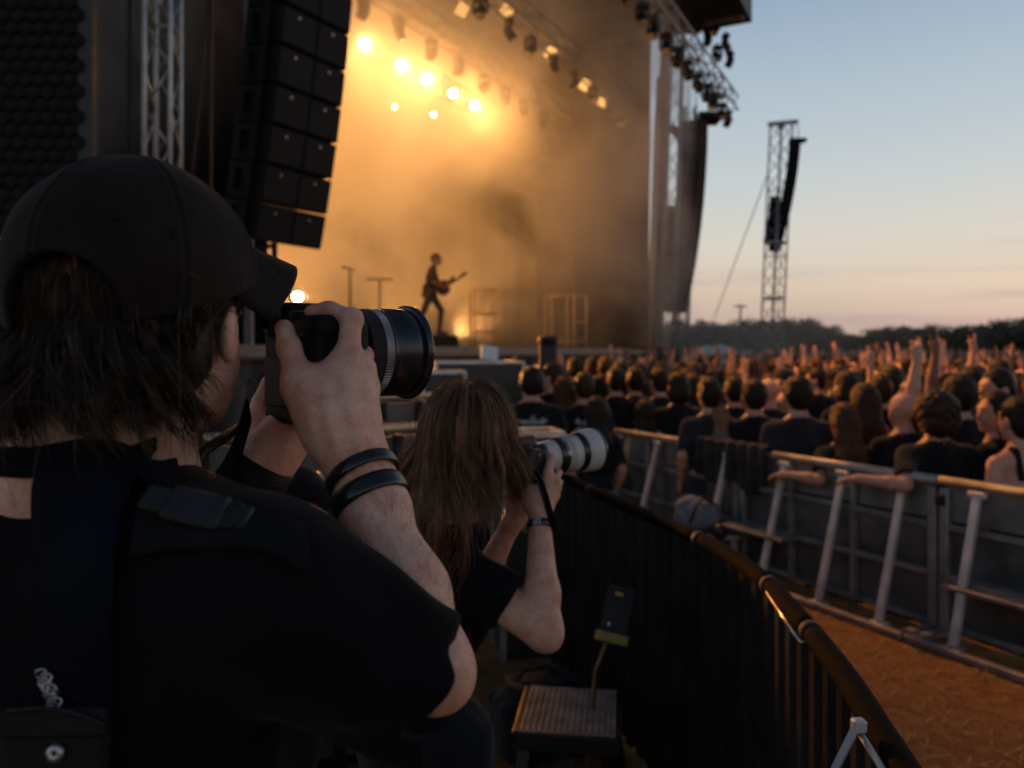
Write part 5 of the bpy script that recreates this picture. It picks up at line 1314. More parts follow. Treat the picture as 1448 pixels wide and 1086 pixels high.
mb = MB(); bodyp = [(-.05,-.17),(.08,-.155),(.13,-.09),(.11,0),(.13,.09),(.17,.13),(.12,.165),(.02,.14),(-.06,.165),(-.15,.12),(-.18,0),(-.15,-.12)]
Mb2 = Mg @ Matrix.Rotation(R(90),4,'Y'); mb.prism([(-y_-.02,x_) for x_, y_ in [(b_, a_) for a_, b_ in bodyp]], -.022, .022, Mb2); mb.build('body', M['guitar'], gui)
mb = MB(); mb.box((0,0,.34),(.02,.05,.46),Mg); mb.build('neck', M['bark'], gui); mb = MB(); mb.box((0,.01,.64),(.016,.075,.15),Mg); mb.build('headstock', M['guitar'], gui)
# microphone stands and the gear on the deck
for px, py, y, lb, bar_ in ((495,380,16.5,'taller microphone stand with its microphone tilted, on the deck','m'),(537,395,17.0,'lower stand with a flat crossbar on the deck','b')):
    p = P(px,py,y); r = empty('mic_stand', (p[0],p[1],DECK), 0, lb, 'microphone stand', 'stands on the deck'); h = p[2]-DECK
    mb = MB(); mb.tube([(0,0,.02),(0,0,h)], .022, 8); mb.build('pole', M['black_steel'], r); mb = MB(); mb.lathe([(0,.001),(0,.16),(.03,.15),(.04,.001)], 14); mb.build('base', M['black_steel'], r)
    mb = MB()
    if bar_ == 'm': mb.tube([(.10,0,h-.03),(-.08,0,h+.02),(-.16,0,h+.04)], [.018,.022,.035], 8)
    else: mb.box((0,0,h),(.55,.06,.035))
    mb.build('microphone' if bar_ == 'm' else 'crossbar', M['black_steel'], r)
def rack(px0, px1, py0, y, label, shelves):
    a, b_ = P(px0,py0,y), P(px1,py0,y); r = empty('scaffold_rack', (a[0],y,DECK), .25, label, 'frame'); w = b_[0]-a[0]; h = a[2]-DECK
    for x in (0,w):
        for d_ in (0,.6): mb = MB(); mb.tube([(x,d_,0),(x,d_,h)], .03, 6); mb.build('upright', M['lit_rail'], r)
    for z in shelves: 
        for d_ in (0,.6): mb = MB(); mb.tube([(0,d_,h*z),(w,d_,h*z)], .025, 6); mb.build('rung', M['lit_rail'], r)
    return r
rack(671,706,409,19.5,'narrow pale scaffold frame on the deck nearest the guitarist',(.3,.6,1.0)); rack(780,854,417,21.5,'wide pale scaffold frame on the deck near the far drape',(.15,1.0)); rack(812,830,417,21.3,'slim inner scaffold frame by the far drape',(.5,1))
for px, py, y, d_, lb in ((585,440,24,(2.2,1.0),'low dark amplifier row lost in the smoke behind the guitarist'),):
    p = P(px,py,y); r = empty('amp_stack', (p[0],y,DECK), .3, lb, 'amplifier'); h = p[2]-DECK
    mb = MB(); mb.box((0,0,h/2),(d_[0],d_[1],h), bev=.03); mb.build('body', M['cabinet'], r); mb = MB()
    for k in (-1,1): mb.box((k*d_[0]/4,-d_[1]/2-.01,h/2),(d_[0]/2-.1,.02,h-.15))
    mb.build('grille', M['grille'], r)
# ------------------------------------------------------------------ the photographer in the black cap
V3 = lambda *a: np.array(a, np.float32)
def basis(deg):
    a = R(deg); f = V3(math.sin(a), math.cos(a), 0); r = V3(math.cos(a), -math.sin(a), 0); return r, f, np.stack([r, f, V3(0,0,1)], 1)
SKIN = skin_mat('skin_photographer', (.72,.46,.345)); SKIN_W = skin_mat('skin_woman', (.62,.38,.275))
TEE = cloth_mat('black_tee', (.0045,.0047,.006), 1500, 9, .55, .03); CAPM = cloth_mat('cap_cloth', (.016,.0122,.0100), 1800, 18, .3, .04)
DENIM = cloth_mat('dark_trousers', (.012,.012,.016), 900, 12, .6)
M['leather'] = pm('black_leather', (.007,.007,.0085), .6, 0, .3, 18, .35, 160, dist=.004, spec=.2)
M['navy_strap'] = pm('navy_strap', (.0045,.0060,.0115), .85, 0, .3, 10, .2, 300, dist=.002, spec=.08)
M['nail'] = pm('nail', (.55,.34,.28), .3, 0, .1, 30, 0)
M['nail_w'] = pm('nail_polish', (.17,.08,.075), .25, 0, .1, 30, 0)
rH, fH, RH = basis(12); Hc = P(218,440,.79).astype(np.float32)
hp = lambda x,y,z: (Hc+RH@V3(x,y,z)).astype(np.float32)
man_o = V3(-.40,.78,0)
C7 = V3(-.398,.755,1.605); SR = P(385,828,.68); SL = V3(-.61,.74,1.52); El = P(606,940,.715); Wr = P(507,668,.815)
ms = Sdf()
# head
ms.ell(hp(0,-.02,.035), (.080,.104,.100), RH, k=.02); ms.ell(hp(0,.035,-.055), (.060,.066,.062), RH, k=.05); ms.ell(hp(0,.062,-.10),(.03,.025,.022),RH,k=.03)
ms.cone(hp(0,.092,.005), hp(0,.112,-.028), .011, .017, k=.02); ms.ell(hp(0,.085,.03),(.05,.018,.012),RH,k=.02); ms.ell(hp(0,.093,-.068),(.025,.012,.008),RH,k=.012)
for s in (-1,1):
    ms.ball(hp(s*.032,.098,.006), .014, k=.012, op='s'); ms.ball(hp(s*.032,.082,.006), .0135, k=.004)
    ms.ell(hp(s*.084,-.002,-.022), (.009,.018,.029), RH@rotz(s*.35), k=.006); ms.ell(hp(s*.095,.004,-.020), (.007,.010,.018), RH@rotz(s*.35), k=.006, op='s')
ms.cone(hp(0,-.035,-.07), C7+V3(0,.01,-.02), .062, .070, k=.04)
ms.cone(C7+V3(.02,0,-.005), SR+V3(-.03,.03,-.02), .05, .045, k=.06); ms.cone(C7+V3(-.02,0,-.005), SL+V3(.03,0,-.02), .052, .045, k=.06)
ms.ell((-.405,.785,1.36), (.18,.10,.22), k=.05); ms.ell((-.405,.80,1.10), (.15,.10,.2), k=.06)
# right arm and the hand on the camera
ms.cone(SR, El, .050, .037, k=.03)
m1 = El+(Wr-El)*.33; m2 = El+(Wr-El)*.78
ms.cone(El, m1, .0335, .0400, k=.02); ms.cone(m1, m2, .0415, .0305, k=.02); ms.cone(m2, Wr, .0305, .0275, k=.02); ms.cone(m2+V3(.006,.004,0), Wr+V3(.008,.004,0), .027, .024, k=.02)
ms.ball(P(630,966,.712), .016, k=.03)
th = [P(462,612,.805), P(425,545,.818), P(409,492,.838), P(402,465,.846)]
ms.cone(Wr, P(468,585,.81), .026, .027, k=.02); ms.cone(P(500,640,.815), P(488,540,.822), .027, .022, k=.02)
ms.cone(th[0], th[1], .024, .0185, k=.025); ms.cone(th[1], th[2], .0165, .0118, k=.012); ms.cone(th[2], th[3], .0120, .0100, k=.006); ms.ball(th[2]+V3(0,-.002,0), .0125, k=.006)
ms.cone(P(440,555,.815), P(478,530,.828), .013, .014, k=.025)
ix = [P(492,508,.825), P(497,452,.842), P(467,438,.862), P(441,441,.868)]
ms.cone(P(498,635,.815), ix[0], .020, .0125, k=.02); ms.cone(ix[0], ix[1], .0128, .0108, k=.010); ms.cone(ix[1], ix[2], .0108, .0096, k=.006); ms.cone(ix[2], ix[3], .0094, .0080, k=.005); ms.ball(ix[1]+V3(.001,-.002,.001), .0112, k=.006)
mk = [(P(510,524,.836), P(514,503,.874), P(500,497,.912), P(470,505,.912), .0118), (P(515,550,.845), P(517,538,.880), P(502,530,.918), P(474,535,.917), .0114), (P(512,578,.852), P(520,570,.885), P(500,562,.915), P(478,565,.913), .0100)]
for i, (a, b_, c, d_, r_) in enumerate(mk):
    ms.cone(P(505,635+i*6,.82+.008*i), a, .019-.001*i, r_*1.02, k=.018); ms.ball(a+V3(.004,-.003,.002), r_*.9, k=.010)
    ms.cone(a, b_, r_, r_*.92, k=.007); ms.cone(b_, c, r_*.92, r_*.85, k=.004); ms.cone(c, d_, r_*.85, r_*.72, k=.004)
# tendons and creases on the back of the hand
for a, b_ in ((P(500,620,.796),P(500,520,.812)),(P(507,625,.80),P(514,535,.822))): ms.cone(a, b_, .003, .0035, k=.016)
# left arm, reaching under the lens
WL = P(362,672,.905); EL = V3(-.47,.88,1.28)
ms.cone(SL, EL, .05, .043, k=.03); ms.cone(EL, EL+(WL-EL)*.3, .042, .042, k=.02); ms.cone(EL+(WL-EL)*.3, WL, .042, .028, k=.02)
LH = Sdf(); hand(ms, WL, P(425,600,.965)-WL, V3(-.25,-.1,1), -1, (.25,.3,.35,.4), .2, 1.05)
ms.cone(WL, P(398,612,.925), .028, .024, k=.02); ms.cone(P(385,640,.915), P(415,600,.935), .020, .018, k=.02)
GRV = []
def joint(p, d, r, n=3, gap=.0032, dep=.0011): GRV.append((A3(p), A3(d)/np.linalg.norm(d), r, n, gap, dep))
joint(th[2], th[3]-th[1], .017, 4); joint(ix[1], ix[2]-ix[0], .014, 3); joint(ix[2], ix[3]-ix[1], .012, 3); joint(Wr+V3(0,-.01,.008), Wr-El, .034, 2, .006, .0010)
for a_,b_,c__,d__,r_ in mk: joint(a_, b_-a_, .014, 2, .004, .0008)
def creases(X):
    d = np.zeros(len(X), np.float32)
    for p_, u_, r_, n_, g_, dp in GRV:
        v = X-p_; rr = np.linalg.norm(v, axis=1)
        if rr.min() > r_*1.6: continue
        s = v@u_+.0012*np.sin(rr*900)
        for k in range(n_): d += dp*np.exp(-((s-(k-(n_-1)/2)*g_)/.0011)**2)*np.exp(-(rr/r_)**4)
    # tendons and veins over the back of the hand
    q = X-P(495,590,.80); near = np.exp(-(np.linalg.norm(q,axis=1)/.045)**4)
    ang = q[:,0]*1.0+q[:,2]*.18
    return d-.0011*near*np.sin(ang*290+.8*np.sin(q[:,2]*60))-.0005*near*np.sin(q[:,2]*210+q[:,0]*90)
ms.disp = creases
body = sdf_obj('person', ms, .0018, [SKIN], None, man_o)
ms.disp = None
body.location = man_o; tag(body, 'person in a black cap, seen from behind, raising a camera with a fat black lens', 'person')
def child(o, par): o.parent = par; o.matrix_parent_inverse = Matrix.Translation(-par.location); return o
# nails
def nail(px, py, y, ax, nm, s, par, m):
    mb = MB(); Mx = frame(P(px,py,y), nm, ax)
    mb.grid(lambda u,v: ((u-.5)*.0125*s, (v-.5)*.0125*s*(1-.25*(u-.5)**2*4), .0016*s*math.cos((v-.5)*2.4)-.0012*s), 8, 8, M=Mx)
    return child(mb.build('thumb_nail', m), par)
tn = (P(401,461,.83)-P(409,492,.825))
q = th[3]+0
nv = V3(.10,-.98,.12); mbn = project(ms, [th[3]+V3(.002,-.03,.004)], .0008)[0]
mb = MB(); Mx = frame(mbn, nv, Vector(th[3]-th[2])); mb.grid(lambda u,v: ((u-.5)*.0150, (v-.5)*.0140*(1-.35*(2*u-1)**2*.6), .0026*math.cos((v-.5)*2.6)-.0020), 8, 8, M=Mx); child(mb.build('thumb_nail', M['nail']), body)

# t-shirt
ts = Sdf()
ts.cone(C7+V3(.03,0,-.035), SR+V3(0,0,-.004), .058, .064, k=.06); ts.cone(C7+V3(-.03,0,-.035), SL, .060, .064, k=.06)
ts.ell((-.405,.785,1.36), (.202,.130,.25), k=.06); ts.ell((-.405,.80,1.10), (.178,.128,.22), k=.08); ts.cone((-.42,.80,.93),(-.39,.80,.93),.15,k=.06)
ts.cone((-.30,.70,1.50),(-.28,.74,1.35),.07,k=.08)
HM = P(604,980,.70); SRm = V3(*SR)
ts.cone(SRm, P(505,905,.69), .064, .060, k=.05); ts.cone(P(505,905,.69), HM+V3(.03,0,-.012), .061, .0635, k=.04)
ts.cone(V3(*SL), EL*.7+V3(*SL)*.3, .066, .064, k=.05)
ts.plane(P(628,930,.70), V3(1,.12,-.30), k=.003)
ax_ = HM-P(505,905,.69); ax_ = ax_/np.linalg.norm(ax_); ts.cone(HM-ax_*.05, HM+ax_*.06, .046, .0585, k=.004, op='s')
ts.ell((-.415,.742,1.668), (.118,.12,.060), k=.008, op='s')
def folds(X):
    s = (X-SRm)@ax_; rad = X-SRm-s[:,None]*ax_; a = np.arctan2(rad[:,2], rad[:,1])
    w = np.clip(s*9, 0, 1)*np.clip((.25-s)*12, 0, 1)
    d = .0042*np.sin(a*5+s*26+1.5*np.sin(s*40))*w
    q = np.clip((X[:,0]+.62)*4, 0, 1)
    return d+.0055*np.sin(X[:,0]*30+X[:,2]*22+3*np.sin(X[:,2]*13+X[:,0]*11))*np.clip((1.50-X[:,2])*8, 0, 1)
ts.disp = folds
shirt = child(sdf_obj('t_shirt', ts, .0033, TEE, None), body)
mb = MB(); ring = []
for i in range(41):
    a = 2*math.pi*i/40; ring.append((a))
combo = Sdf(); combo.pr = ms.pr+ts.pr
# trousers and shoes below the frame
tr_ = Sdf(); tr_.cone((-.48,.80,.92),(-.33,.80,.92),.14,k=.05)
for s in (-1,1):
    x = -.405+s*.11; tr_.cone((x,.80,.88),(x+s*.03,.80,.48),.10,.075,k=.05); tr_.cone((x+s*.03,.80,.48),(x+s*.04,.78,.08),.072,.065,k=.03); tr_.cone((x+s*.04,.76,.05),(x+s*.06,.95,.04),.05,.04,k=.03)
child(sdf_obj('trousers', tr_, .014, DENIM, None), body)

# cap
cp = Sdf(); cc = hp(0,-.032,.046)
cp.ell(hp(.004,-.027,.000), (.097,.125,.137), RH, k=.02); cp.ell(hp(.004,-.027,.040), (.095,.121,.097), RH, k=.03)
cp.ell(hp(.004,-.027,-.010), (.092,.120,.137), RH, k=.003, op='s')
cp.plane(hp(0,-.15,-.026), RH@V3(.0,.29,-.957), k=.002)
bk = P(92,440,.655); cp.ell(bk, (.047,.09,.048), k=.004, op='s')
dirs = [R(a) for a in (0,60,120,180,240,300)]
def seam(X):
    v = (X-cc)@RH; ang = np.arctan2(v[:,0], v[:,1]); rr = np.hypot(v[:,0], v[:,1]); d = np.zeros(len(X), np.float32)
    for a in dirs:
        da = np.abs((ang-a+np.pi) % (2*np.pi)-np.pi)*rr; d = d-.0016*np.exp(-((da-.0045)/.0018)**2)+.0012*np.exp(-(da/.0015)**2)
    return d+.0010*np.sin(v[:,0]*70+v[:,2]*50)*np.sin(v[:,1]*60)
cp.disp = seam
cap = child(sdf_obj('cap', cp, .0021, CAPM, None), body)
mb = MB(); bt = Vector(hp(0,-.032,.1385)); mb.lathe([(-.003,.0125),(.001,.0125),(.004,.010),(.0058,.005),(.0062,.0005)], 18, Matrix.Translation(bt)); child(mb.build('cap_button', CAPM), cap).matrix_parent_inverse = Matrix.Identity(4)
for (px,py) in ((166,302),(288,293)):
    c = P(px,py,.64); q = project(cp, [c], .0006, 10)[0]; n_ = q-np.array(cc); mb = MB(); Mx = frame(q, n_); mb.lathe([(0,.0048),(.0008,.0042),(.0004,.0022),(-.0006,.0018)], 14, Mx); mb.build('eyelet', CAPM, cap)
cap_k = [c for c in cap.children]
br = MB()
def brim(u, v):
    u = u*2-1; x = .080*u; y = .070+.082*v*math.sqrt(max(0,1-.72*u*u))-.030*u*u; z = .083-.066*u*u-.026*v
    return Vector(Hc+V3(.0,-.004,0)+basis(44)[2]@V3(x,y,z))
br.grid(brim, 28, 12); b_o = child(br.build('brim', CAPM), cap); b_o.matrix_parent_inverse = Matrix.Identity(4); md = b_o.modifiers.new('thick','SOLIDIFY'); md.thickness = .004
for c in cap_k: c.matrix_parent_inverse = Matrix.Identity(4)
# closing strap of the cap across the back opening
pts = [P(18,452,.70), P(50,462,.668), P(95,468,.655), P(150,470,.655), P(190,466,.665)]
ribbon('cap_strap', [project(cp, [p_], .001)[0] if 0 else p_ for p_ in pts], (0,0,1), .020, .003, CAPM, cap, n=24).matrix_parent_inverse = Matrix.Identity(4)

# hair
rgh = np.random.default_rng(21)
def hair_guides(n_cl, per, fn, K, spread, jitter):
    out = []
    for c in range(n_cl):
        g0 = fn(rgh)
        off = rgh.normal(size=(per,1,3))*spread; conv = np.linspace(1,.25,K)[None,:,None]; wob = rgh.normal(size=(per,1,3))*jitter*np.linspace(0,1,K)[None,:,None]**2
        lenj = rgh.uniform(.72,1.0,size=(per,1))
        t = np.linspace(0,1,K)[None,:]*lenj*(K-1); i = np.clip(t.astype(int),0,K-2); u = (t-i)[...,None]
        g = g0[i]*(1-u)+g0[i+1]*u
        out.append(g+off*conv+wob)
    return np.concatenate(out)
def lock_tone(G, sizes):
    rt = np.random.default_rng(77); t = np.concatenate([np.clip(rt.lognormal(-.55,.55)*rt.uniform(.8,1.2,s),.12,1.5) for s in sizes]); return t[:len(G)].astype(np.float32)
def man_hair(rg_):
    K = 12; phi = R(rg_.uniform(68, 298)); top = rg_.uniform(-.06,-.012); L = rg_.uniform(.052,.098); fl = rg_.uniform(.004,.034); sw_ = rg_.uniform(.1,.5); t = np.linspace(0,1,K)
    if phi > R(180): sw_ = -sw_*.4; fl *= 1.3
    if phi < R(108): L = rg_.uniform(.012,.030); top = rg_.uniform(.002,.03); sw_ = -rg_.uniform(.15,.5); fl = .003
    elif phi < R(120): L *= .8; sw_ = -.05; top = rg_.uniform(-.01,.02)
    ph = phi-sw_*t**1.4; rx, ry = .084, .110
    rad = 1+fl/.09*np.sin(t*2.4)-.12*t**2
    x = np.sin(ph)*rx*rad; y = -.02+np.cos(ph)*ry*rad; z = top-L*t*(1-.12*t)+.006*np.sin(t*6+rg_.uniform(0,6))
    return Hc+np.stack([x,y,z],1)@RH.T
def man_tuft(rg_):    # hair showing in the back opening of the cap
    K = 12; c = P(rg_.uniform(5,185), rg_.uniform(335,425), .67); t = np.linspace(0,1,K)[:,None]
    q = project(ms, [c], .006, 8)[0]; e = q+V3(rg_.uniform(-.02,.01),.0,-.06)
    return q*(1-t)+e*t+V3(0,-.006,0)*np.sin(t*3.1)
G = np.concatenate([hair_guides(190, 28, man_hair, 12, .0038, .006), hair_guides(60, 26, man_tuft, 12, .004, .002), hair_guides(120, 2, man_hair, 12, .012, .03)])
hb = Sdf(); hb.ell(hp(0,-.035,-.015), (.082,.096,.075), RH, k=.02); hb.ell(hp(0,.075,-.02),(.09,.06,.12),RH,k=.01,op='s'); hb.ell(hp(0,-.05,-.055),(.070,.062,.055),RH,k=.03)
hb.ell(hp(.085,.03,-.02),(.03,.05,.05),RH,k=.01,op='s')
HV = sdf_mesh(hb, .005)
M['hair_man'] = hair_mat('hair_dark_brown', (.042,.027,.019), .42, .5, 120, False, True)
strands('hair', G, np.full(len(G), .00042), M['hair_man'], body, None, extra=HV, tone=lock_tone(G, [28]*190+[26]*60+[2]*120)).matrix_parent_inverse = Matrix.Translation(-body.location)
# stubble fine hair along the forearm
def arm_hair(n, a, b_, r0, sdf, L):
    t = rgh.uniform(0,1,n)[:,None]; c = a*(1-t)+b_*t; d = rgh.normal(size=(n,3)); ax = (b_-a)/np.linalg.norm(b_-a); d -= (d@ax)[:,None]*ax; d /= np.linalg.norm(d,axis=1)[:,None]
    p = project(sdf, c+d*r0, 0.0, 6); K = 4; tt = np.linspace(0,1,K)[None,:,None]; dirv = d*.5+ax*(-.8)+rgh.normal(size=(n,3))*.35; dirv /= np.linalg.norm(dirv,axis=1)[:,None]
    return p[:,None,:]+dirv[:,None,:]*tt*L*rgh.uniform(.6,1.2,(n,1,1))
AH = arm_hair(1200, np.array(Wr), np.array(El), .04, ms, .013)
strands('arm_hair', AH, np.full(len(AH), .00010), hair_mat('arm_hair', (.06,.035,.02), .5, .2, 10, False), body, None).matrix_parent_inverse = Matrix.Translation(-body.location)

# wrist bands, cuff
def band(name, c, ax, r, w, m, par, th_=.0022, flat=1.0):
    mb = MB(); Mx = frame(c, ax); n = 40; Mx = Mx @ Matrix.Diagonal((1,flat,1,1))
    mb.lathe([(-w/2,r),(-w/2,r+th_*.6),(-w/2+.001,r+th_),(w/2-.001,r+th_),(w/2,r+th_*.6),(w/2,r),(-w/2,r)], n, Mx)
    return child(mb.build(name, m), par)
fa = (El-Wr)/np.linalg.norm(El-Wr)
c1, c2 = Wr+fa*.006+V3(.004,.002,0), Wr+fa*.032+V3(.004,.003,0)
M['silicone'] = pm('silicone_band', (.012,.012,.014), .30, 0, .3, 20, .1, 200, dist=.001)
def wrap_band(name, f, c, ax, w, off, thick, m, par, n=44, rr=.034):
    Mx = frame(c, ax); A_ = np.linspace(0, 2*math.pi, n, endpoint=False); G = []
    for v in np.linspace(-.5,.5,5): G.append([list(Mx @ Vector((rr*math.cos(a), rr*math.sin(a), v*w))) for a in A_])
    G = np.array(G); q = project(f, G.reshape(-1,3), off, 5); axn = np.array(ax)/np.linalg.norm(ax)
    q = q-((q-G.reshape(-1,3))@axn)[:,None]*axn; q = q.reshape(5,n,3); ctr = q.mean((0,1)); rad = q-ctr-((q-ctr)@axn)[...,None]*axn; rl = np.linalg.norm(rad,axis=2).max(0); rl = .25*np.roll(rl,1)+.5*rl+.25*np.roll(rl,-1); dr = rad/np.linalg.norm(rad,axis=2,keepdims=True)
    q = ctr+((q-ctr)@axn)[...,None]*axn+dr*rl[None,:,None]
    o_ = q+dr*thick*np.array([.55,1,1,1,.55])[:,None,None]; V = np.concatenate([o_.reshape(-1,3), q.reshape(-1,3)]); F = []; N5 = 5*n
    for i in range(4):
        for j in range(n): k = (j+1) % n; F += [[i*n+j,i*n+k,(i+1)*n+k,(i+1)*n+j],[N5+i*n+j,N5+(i+1)*n+j,N5+(i+1)*n+k,N5+i*n+k]]
    for j in range(n): k = (j+1) % n; F += [[j,N5+j,N5+k,k],[4*n+j,4*n+k,N5+4*n+k,N5+4*n+j]]
    return child(link_mesh(name, np_mesh(name, V, np.array(F)), m), par)
b1_ = wrap_band('wristband', ms, c1, fa+V3(.10,0,0), .014, .0012, .0022, M['silicone'], body); b2_ = wrap_band('wristband', ms, c2, fa+V3(.10,0,0), .019, .0012, .0022, M['silicone'], body)
# faint raised lettering on the bands
def band_marks(c, ax, f, n, a0, a1, h, m, par, off=.0036):
    Mx = frame(c, ax, (1,0,0)); rg_ = random.Random(n); mb = MB(); pts = []
    for i in range(n):
        a = a0+(a1-a0)*i/n
        for q in range(3):
            da, dz, hh = rg_.uniform(-.03,.03), rg_.choice((-.4,0,.4))*h*(q > 0), h*(.9 if q == 0 else .2)
            w_ = .0006 if q == 0 else .0013; pts.append((a+da, dz, hh, w_))
    for a, dz, hh, w_ in pts:
        b_ = project(f, [Mx @ Vector((.036*math.cos(a), .036*math.sin(a), dz))], off, 5)[0]; r_ = (b_-np.array(c)); mm = frame(b_, ax, r_); mb.box((0,0,0), (.0007, w_, hh), mm)
    return child(mb.build('lettering', m), par)
M['faint'] = pm('faint_print', (.09,.075,.055), .5, 0, .2, 50, 0); M['copper'] = pm('copper_rivet', (.4,.2,.1), .35, .8, .2, 20, 0)
for bb, c, n, h, m in ((b1_, c1, 7, .004, M['copper']), (b2_, c2, 11, .006, M['faint'])):
    k = band_marks(c, fa+V3(.10,0,0), ms, n, -2.4, -.5, h, m, bb); k.matrix_parent_inverse = Matrix.Identity(4)
ca = (EL-WL)/np.linalg.norm(EL-WL); cf = band('leather_cuff', WL+ca*.012, ca, .034, .062, M['leather'], body, .004)
mb = MB(); Mx = frame(WL+ca*.032, ca, (.35,-.93,0))
mb.grid(lambda u,v: (.0385*math.cos((u-.5)*.62), .0385*math.sin((u-.5)*.62), (v-.5)*.017), 10, 3, M=Mx); yl = child(mb.build('yellow_label', pm('yellow_label', (.26,.18,.02), .5, 0, .15, 60, 0)), cf); yl.matrix_parent_inverse = Matrix.Identity(4)
mb = MB()
for i in range(10):
    a = (i/9-.5)*.46
    for s_ in (-1,1): mb.box((0,0,0),(.0005,.0011,.0035+.001*(i % 3)), Mx @ Matrix.Rotation(a,4,'Z') @ Matrix.Translation((.0388,0,s_*.004)))
o = child(mb.build('label_print', M['black_plastic']), cf); o.matrix_parent_inverse = Matrix.Identity(4)
mb = MB()
for i in range(9):
    a = (i/8-.5)*1.7; mb.lathe([(0,.0022),(.0008,.0016),(.001,.0002)], 8, frame(WL+ca*.041, ca, (.35,-.93,0)) @ Matrix.Rotation(a,4,'Z') @ Matrix.Translation((.0385,0,0)) @ Matrix.Rotation(R(90),4,'Y'))
o = child(mb.build('studs', M['chrome']), cf); o.matrix_parent_inverse = Matrix.Identity(4)

# harness: back strap, shoulder pad, buckle
def on_body(pts): return project(combo, pts, .004, 8)
har = ribbon('harness_strap', on_body([P(60,1150,.62), P(75,1000,.62), P(85,850,.62), P(90,740,.64), P(110,690,.66), P(150,660,.70), P(190,650,.78)]), (1,.1,0), .085, .005, M['navy_strap'], body, f=combo, off=.0045, n=60, nw=8); har.matrix_parent_inverse = Matrix.Translation(-body.location)
M['pad_cloth'] = pm('pad_cloth', (.007,.0075,.009), .8, 0, .3, 18, .4, 220, dist=.003, spec=.1)
pad = ribbon('shoulder_pad', on_body([P(170,735,.62), P(235,722,.62), P(310,730,.62), P(385,738,.62), P(440,775,.62)]), (-.15,.5,.85), .044, .006, M['pad_cloth'], body, f=combo, off=.004, n=50, nw=8); pad.matrix_parent_inverse = Matrix.Translation(-body.location)
qb = on_body([P(262,690,.62)])[0]; mb = MB(); Mx = frame(qb+V3(0,-.004,.004), (.05,-.75,.65), (1,0,-.28)); mb.box((0,0,.004),(.050,.030,.010),Mx,bev=.003); mb.box((.034,0,.004),(.022,.022,.007),Mx,bev=.002); mb.box((-.034,0,.004),(.022,.022,.007),Mx,bev=.002)
o = child(mb.build('buckle', M['black_plastic']), body)
mb = MB(); mb.tube([Mx @ Vector((.032+.005*math.cos(a),.011*math.sin(a),.008)) for a in np.linspace(0,2*math.pi,17)[:-1]], .0016, 6, close=True); k = child(mb.build('buckle_ring', M['black_steel']), o); k.matrix_parent_inverse = Matrix.Identity(4)
# small belt of things at lower left: pouch with snap and a chain
pq = P(42,1052,.60); pq = project(combo, [pq], .014)[0]; pch = empty('belt_pouch', pq, 0, 'black leather pouch with a metal snap hung low on the back of the capped person', 'pouch')
mb = MB(); Mx = frame((0,0,0), (.05,-1,.15), (1,0,0)); mb.box((0,-.02,0),(.085,.06,.022),Mx,bev=.006); mb.box((0,.004,.013),(.087,.022,.006),Mx,bev=.002); mb.build('body', M['leather'], pch)
mb = MB(); mb.lathe([(.014,.0068),(.017,.0062),(.018,.003),(.0165,.0015)], 16, Mx @ Matrix.Translation((.006,-.018,0))); mb.build('snap', M['steel'], pch)
mb = MB(); mb.tube([Mx @ Vector((-.03+.075*u,.014-.012*u*u+.004*math.sin(u*3),.019)) for u in np.linspace(0,1,9)], .0018, 6); mb.build('piping', M['black_steel'], pch)
mb = MB(); rg_ = random.Random(2)
for i in range(15):
    t_ = i/14; c = project(combo, [P(2+24*math.sin(t_*3.0)+6*math.sin(i*2), 985+85*t_**1.1, .60)], .012)[0]
    mb.tube([Vector(c)+Vector((.0042*math.cos(a), .0012*math.sin(a*2+i), .0042*math.sin(a))) for a in np.linspace(0,2*math.pi,11)[:-1]], .0011, 5, close=True)
o = mb.build('chain', M['steel']); tag(o, 'loose steel chain hanging beside the pouch at the lower left', 'chain')

# ------------------------------------------------------------------ his camera
rc, fc, RC = basis(50); C0 = P(440,502,.897); 
def cM(x=0,y=0,z=0): 
    m = Matrix(RC.tolist()).to_4x4(); m.translation = Vector(C0+RC@V3(x,y,z)); return m
camt = empty('camera_with_lens', C0, 0, 'black camera with a wide barrelled black lens, held up by the capped person', 'camera')
def cpart(mb, name, m, par=None): 
    o = mb.build(name, m, par or camt)
    if par is None: o.matrix_parent_inverse = Matrix.Translation(-camt.location)
    return o
bsd = Sdf(); c_ = lambda x,y,z: (C0+RC@V3(x,y,z))
bsd.box(c_(0,0,-.018), (.068,.028,.060), RC, .010, k=.01); bsd.cone(c_(.052,.026,-.07), c_(.050,.024,.028), .017, .016, k=.02); bsd.box(c_(-.036,.004,.042),(.024,.030,.018),RC,.011,k=.016)
bsd.box(c_(.045,.0,.030),(.024,.024,.008),RC,.007,k=.012); bsd.cone(c_(0,.02,.0),c_(0,.045,.0),.040,.040,k=.008)
o = sdf_obj('body', bsd, .0022, M['camera_black'], camt); o.matrix_parent_inverse = Matrix.Translation(-camt.location)
mb = MB(); mb.box((-.012,-.031,-.03),(.080,.004,.055),cM(),bev=.0015); cpart(mb,'rear_screen', pm('screen_glass', (.004,.004,.005), .55, 0, .1, 10, 0, spec=.15))
mb = MB(); mb.lathe([(-.014,.0001),(-.014,.017),(-.004,.020),(0,.019),(0,.012),(.004,.011)], 20, cM(-.036,-.034,.040) @ Matrix.Rotation(R(90),4,'X')); cpart(mb,'eyecup',M['black_rubber'])
mb = MB(); 
n=28; mb.lathe([(0,.0175),(.009,.0175),(.0105,.0155),(.0105,.0005)], n, cM(.000,-.008,.037)); cpart(mb,'mode_dial',M['black_plastic'])
mb = MB(); mb.lathe([(0,.0162),(.0006,.0165),(.0012,.0148),(.0006,.0146)], 28, cM(.000,-.008,.0475)); cpart(mb,'dial_rim',M['copper'])
